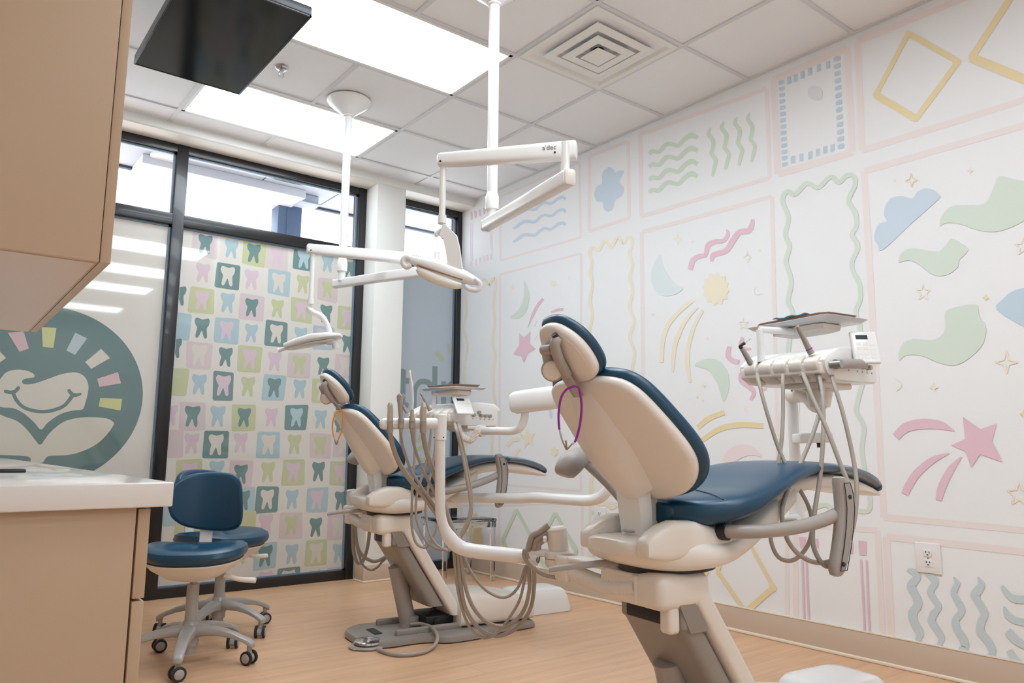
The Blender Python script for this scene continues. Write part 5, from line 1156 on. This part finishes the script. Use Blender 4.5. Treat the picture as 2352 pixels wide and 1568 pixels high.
lamp('exam lamp on the farther ceiling pole, head hanging in front of the tooth pattern', (1.850, 3.972), 1.915, (770, 652), (1010, 617), 1.885, (1006, 600), (707, 571), 1.99, (719, 582, 700), head2f)

# ================================================================== UTILITY BOXES, FOOT CONTROL
def ubox(O, label):
    t = thing('utility_box', label, 'floor box', CL((1.068, .20, 0), O), CTH, 'floor utility boxes')
    b = MB(); rg = []
    def rr(hx, hy, z, dx=0): return [Vector((dx+hx*math.copysign(abs(math.cos(q))**.35, math.cos(q)), hy*math.copysign(abs(math.sin(q))**.35, math.sin(q)), z)) for q in [2*PI*k/32 for k in range(32)]]
    b.loft([rr(.205, .135, .002), rr(.203, .133, .03), rr(.19, .125, .08), rr(.175, .115, .115, -.004), rr(.155, .105, .130, -.006), rr(.12, .08, .135, -.008)]); b.build('cover', WHITE, t)
    return t
ubox(O2, 'white moulded floor box at the foot of the farther chair'); ubox(O1, 'white moulded floor box at the bottom edge of the picture, nearer chair')
fc = at(845, 1486, Z=0.0)
t = thing('foot_control', 'round chrome foot pedal on the floor by the farther chair base', 'foot pedal', (fc.x, fc.y, 0))
b = MB(); b.lathe([(0, .002), (.080, .002), (.084, .008), (.080, .014), (0, .016)], seg=40); b.box((-.09, -.03, .001), (-.04, .03, .012), r=.005); b.build('pedal_base', GREY, t)
b = MB(); b.lathe([(0, .018), (.064, .018), (.068, .023), (.066, .031), (.058, .036), (.012, .044), (0, .045)], seg=48); b.build('pedal_disc', CHROME, t)
b = MB(); P = [at(x, y, Z=z_) for x, y, z_ in ((868, 1490, .012), (895, 1500, .012), (930, 1503, .012), (975, 1496, .012), (1000, 1478, .02), (1004, 1458, .05), (990, 1440, .06), (965, 1432, .06), (942, 1433, .058))]
b.tube(P, .009, 12, smooth=7); P = [q+Vector((0, 0, 0)) for q in P]; world_mesh(b, 'cable', HOSE, t)

# ================================================================== BIB CORDS
def bib(name, label, c, left, right, clip, d, m_, s_=1):
    t = thing(name, label, 'bib cord', AD(*px(c, left[0]), d))
    for pts in (left, right): 
        b = MB(); b.tube(pth(c, pts, d), .0032*s_, 10, smooth=7); world_mesh(b, 'cord', m_, t)
    (x0, y0), (x1, y1), (x2, y2) = clip
    b = MB(); b.tube(pth(c, [left[-1], ((left[-1][0]+x0)/2, (left[-1][1]+y0)/2), (x0, y0)], d), lambda q: .0016*s_+.0008*math.sin(40*q), 8); b.tube(pth(c, [(x1, y1), right[-1]], d), .0026*s_, 8); world_mesh(b, 'link', CHROME, t)
    b = MB(); b.tube(pth(c, [(x0, y0), (x2, y2)], d), .0034*s_, 8, flat=.6); b.tube(pth(c, [(x1, y1), (x2+(x1-x2)*.05, y2)], d), .0034*s_, 8, flat=.6); b.tube(pth(c, [(x0+22, y0+3), (x2+4, y2)], d), .0022*s_, 8); world_mesh(b, 'clips', MATS.get('brass_clip') or mat('brass_clip', rgb(170, 155, 125), .25, metal=.9), t)
    return t
dN = dep(CL((-.235, -.03, 1.10), O1))-.055; dN2 = dep(CL((-.235, -.03, 1.14), O2))-.06
bib('bib_cord', 'purple cord with metal clips looped over the nearer headrest neck', 'T1', [(320, 538), (300, 545), (262, 562), (232, 610), (218, 690), (218, 760), (222, 800)], [(320, 540), (340, 558), (352, 620), (355, 680), (345, 770), (328, 840), (314, 876)], [(238, 862), (300, 885), (264, 922)], dN, PURPLE)
bib('bib_cord', 'orange cord with metal clips looped over the farther headrest neck', 'T2', [(250, 485), (222, 488), (190, 530), (172, 600), (172, 660), (184, 720)], [(262, 482), (268, 510), (266, 570), (252, 660), (236, 715), (224, 745)], [(192, 748), (222, 760), (205, 790)], dN2, ORANGE, 1.15)

# ================================================================== OPERATOR STOOLS
def make_stool():
    t = thing('operator_stool', '', 'stool', (1.028, 3.60, 0), 0, 'wheeled stools')
    b = MB(); b.lathe([(0, .075), (.034, .075), (.036, .11), (.05, .125), (.05, .150), (.034, .165), (.030, .18), (0, .18)], seg=28)
    A0 = math.radians(-88)
    for k in range(5):
        q = A0+2*PI*k/5; dx, dy = math.cos(q), math.sin(q); rg = []; sx, sy_ = -dy, dx
        for r_, w_, z0, z1 in ((.02, .036, .105, .165), (.07, .032, .118, .162), (.14, .027, .118, .152), (.20, .023, .108, .135), (.245, .021, .094, .116), (.272, .021, .078, .106), (.288, .018, .068, .096), (.292, .012, .072, .09)):
            zc, h = (z0+z1)/2, (z1-z0)/2
            rg.append([Vector((dx*r_+sx*w_*math.copysign(abs(math.cos(a))**.6, math.cos(a)), dy*r_+sy_*w_*math.copysign(abs(math.cos(a))**.6, math.cos(a)), zc+h*math.copysign(abs(math.sin(a))**.6, math.sin(a)))) for a in [2*PI*j/14 for j in range(14)]])
        b.loft(rg)
    b.build('star_base', STOOLG, t)
    for k in range(5):
        q = A0+2*PI*k/5; c = Vector((.272*math.cos(q), .272*math.sin(q), 0)); wd = Vector((math.cos(q+.5+k*.8), math.sin(q+.5+k*.8), 0))
        cs = MB(); cs.cyl(c+Vector((0, 0, .05)), c+Vector((0, 0, .082)), .011, 12); cs.cyl(c+Vector((0, 0, .029))-wd*.011, c+Vector((0, 0, .029))+wd*.011, .021, 20); cs.box(c+Vector((-.012, -.012, .03)), c+Vector((.012, .012, .056)), r=.004)
        co = cs.build('caster', STOOLG, t)
        for s_ in (-1, 1):
            w_ = MB(); a = c+Vector((0, 0, .0295))+wd*s_*.012; w_.lathe([(0, 0), (.022, 0), (.0295, .002), (.0295, .011), (.026, .013), (.021, .013)], a, wd*s_, seg=24); w_.build('wheel', TYRE, co)
            w_ = MB(); w_.lathe([(0, .012), (.0215, .012), (.018, .0145), (0, .015)], a, wd*s_, seg=20); w_.build('hub_cap', STOOLG, co)
    b = MB(); b.cyl((0, 0, .04), (0, 0, .20), .027, 22); b.cyl((0, 0, .18), (0, 0, .335), .026, 22); b.build('gas_column', STOOLG, t)
    MB().cyl((0, 0, .333), (0, 0, .36), .014, 16).build('column_rod', STEEL, t)
    # seat: local x to the right of the sitter
    def oval(kx, ky, z, cy_=0, e=2.7): return [Vector((kx*math.copysign(abs(math.cos(q))**(2/e), math.cos(q)), cy_+ky*math.copysign(abs(math.sin(q))**(2/e), math.sin(q))*(1 if math.sin(q) > 0 else .95), z+ (.018*(abs(math.cos(q))**2)))) for q in [2*PI*k/44 for k in range(44)]]
    b = MB(); b.loft([oval(.08, .07, .352, 0), oval(.13, .11, .362), oval(.18, .16, .395), oval(.205, .19, .425), oval(.205, .19, .430)]); b.build('seat_pan', SHELL, t)
    b = MB(); b.loft([oval(.10, .09, .43), oval(.195, .185, .431), oval(.215, .205, .445), oval(.222, .212, .462), oval(.216, .206, .482), oval(.195, .188, .494), oval(.15, .14, .496), oval(.08, .075, .492), oval(.02, .02, .490)]); b.build('seat', TEAL, t)
    b = MB(); b.tube([(.10, -.02, .372), (.15, -.03, .368), (.20, -.045, .356), (.27, -.06, .352)], lambda q: .009+.004*q, 12, smooth=5, flat=.8); b.build('height_lever', SHELL, t)
    b = MB(); b.cyl((.115, -.035, .372), (.115, .005, .372), .017, 18); b.build('lever_boss', STEEL, t)
    # back support on the far side
    b = MB(); rg = []
    for y, z, w_, th in ((.10, .41, .028, .006), (.20, .425, .028, .006), (.235, .46, .028, .006), (.245, .52, .028, .006), (.245, .62, .028, .006)):
        tx = Vector((0, 1, 0)) if z > .45 else Vector((0, 0, 1)); rg.append([Vector((sx*w_, y, z))+tx*th*sy_ for sx, sy_ in ((-1, -1), (1, -1), (1, 1), (-1, 1))])
    b.loft(rg); b.build('back_support_arm', WHITE, t)
    b = MB()
    P = [Vector((x, z, 0)) for x, z in [(-.155, .10), (-.165, .15), (-.14, .215), (-.09, .25), (-.02, .262), (.06, .262), (.12, .25), (.15, .21), (.162, .13), (.165, .06), (.150, .018), (.11, .0), (.04, -.004), (-.04, .006), (-.10, .025), (-.14, .06)]]
    P = cr_curve([q*1.04 for q in P], 4, True)
    f = lambda s_, y, nn: Vector((s_, .215+nn-.07*(s_/.165)**2+.03, .543+y))
    padmesh(b, P, -.025, .02, f, r=.018, crown=.006, rear_crown=.006, cfrac=(0, .25, .45, .65, .8, .9)); b.build('backrest', TEAL, t)
    return t
st = make_stool(); st['label'] = 'blue wheeled stool nearest the tan cabinet, in front of the other stool'; 
st2 = copy_tree(st); st2.location = (1.30, 4.09, 0); st2.rotation_euler = (0, 0, math.radians(28)); st2['label'] = 'blue wheeled stool half hidden behind the front one, by the patterned window'
st.rotation_euler = (0, 0, math.radians(-26))

# ================================================================== CLEAR ACRYLIC CHAIR in the corner
A = at(1103, 1325, Z=0); g = thing('acrylic_chair', 'transparent acrylic chair in the corner behind the farther chair', 'chair', (A.x-.19, A.y+.02, 0), math.radians(-8))
def leg(x, y, k):
    b = MB(); b.loft([[Vector((x+sx*w_, y+sy_*w_, z)) for sx, sy_ in ((-1, -1), (1, -1), (1, 1), (-1, 1))] for z, w_ in ((0, .010), (.08, .013), (.30, .015), (.42, .017))]); b.build('leg', ACRYL, g)
for k, (x, y) in enumerate(((.19, -.18), (-.19, -.18), (.18, .17), (-.18, .17))): leg(x, y, k)
b = MB(); b.box((-.215, -.20, .42), (.215, .20, .442), r=.01); b.box((-.20, -.195, .38), (.20, -.185, .425), r=.003); b.box((.195, -.19, .38), (.205, .18, .425), r=.003); b.box((-.205, -.19, .38), (-.195, .18, .425), r=.003); b.build('seat', ACRYL, g)
b = MB(); b.tube([(-.18, .18, .43), (-.19, .21, .62), (-.17, .24, .78), (-.08, .255, .86), (.0, .26, .875), (.08, .255, .86), (.17, .24, .78), (.19, .21, .62), (.18, .18, .43)], .012, 10, smooth=5); b.build('back_frame', ACRYL, g)
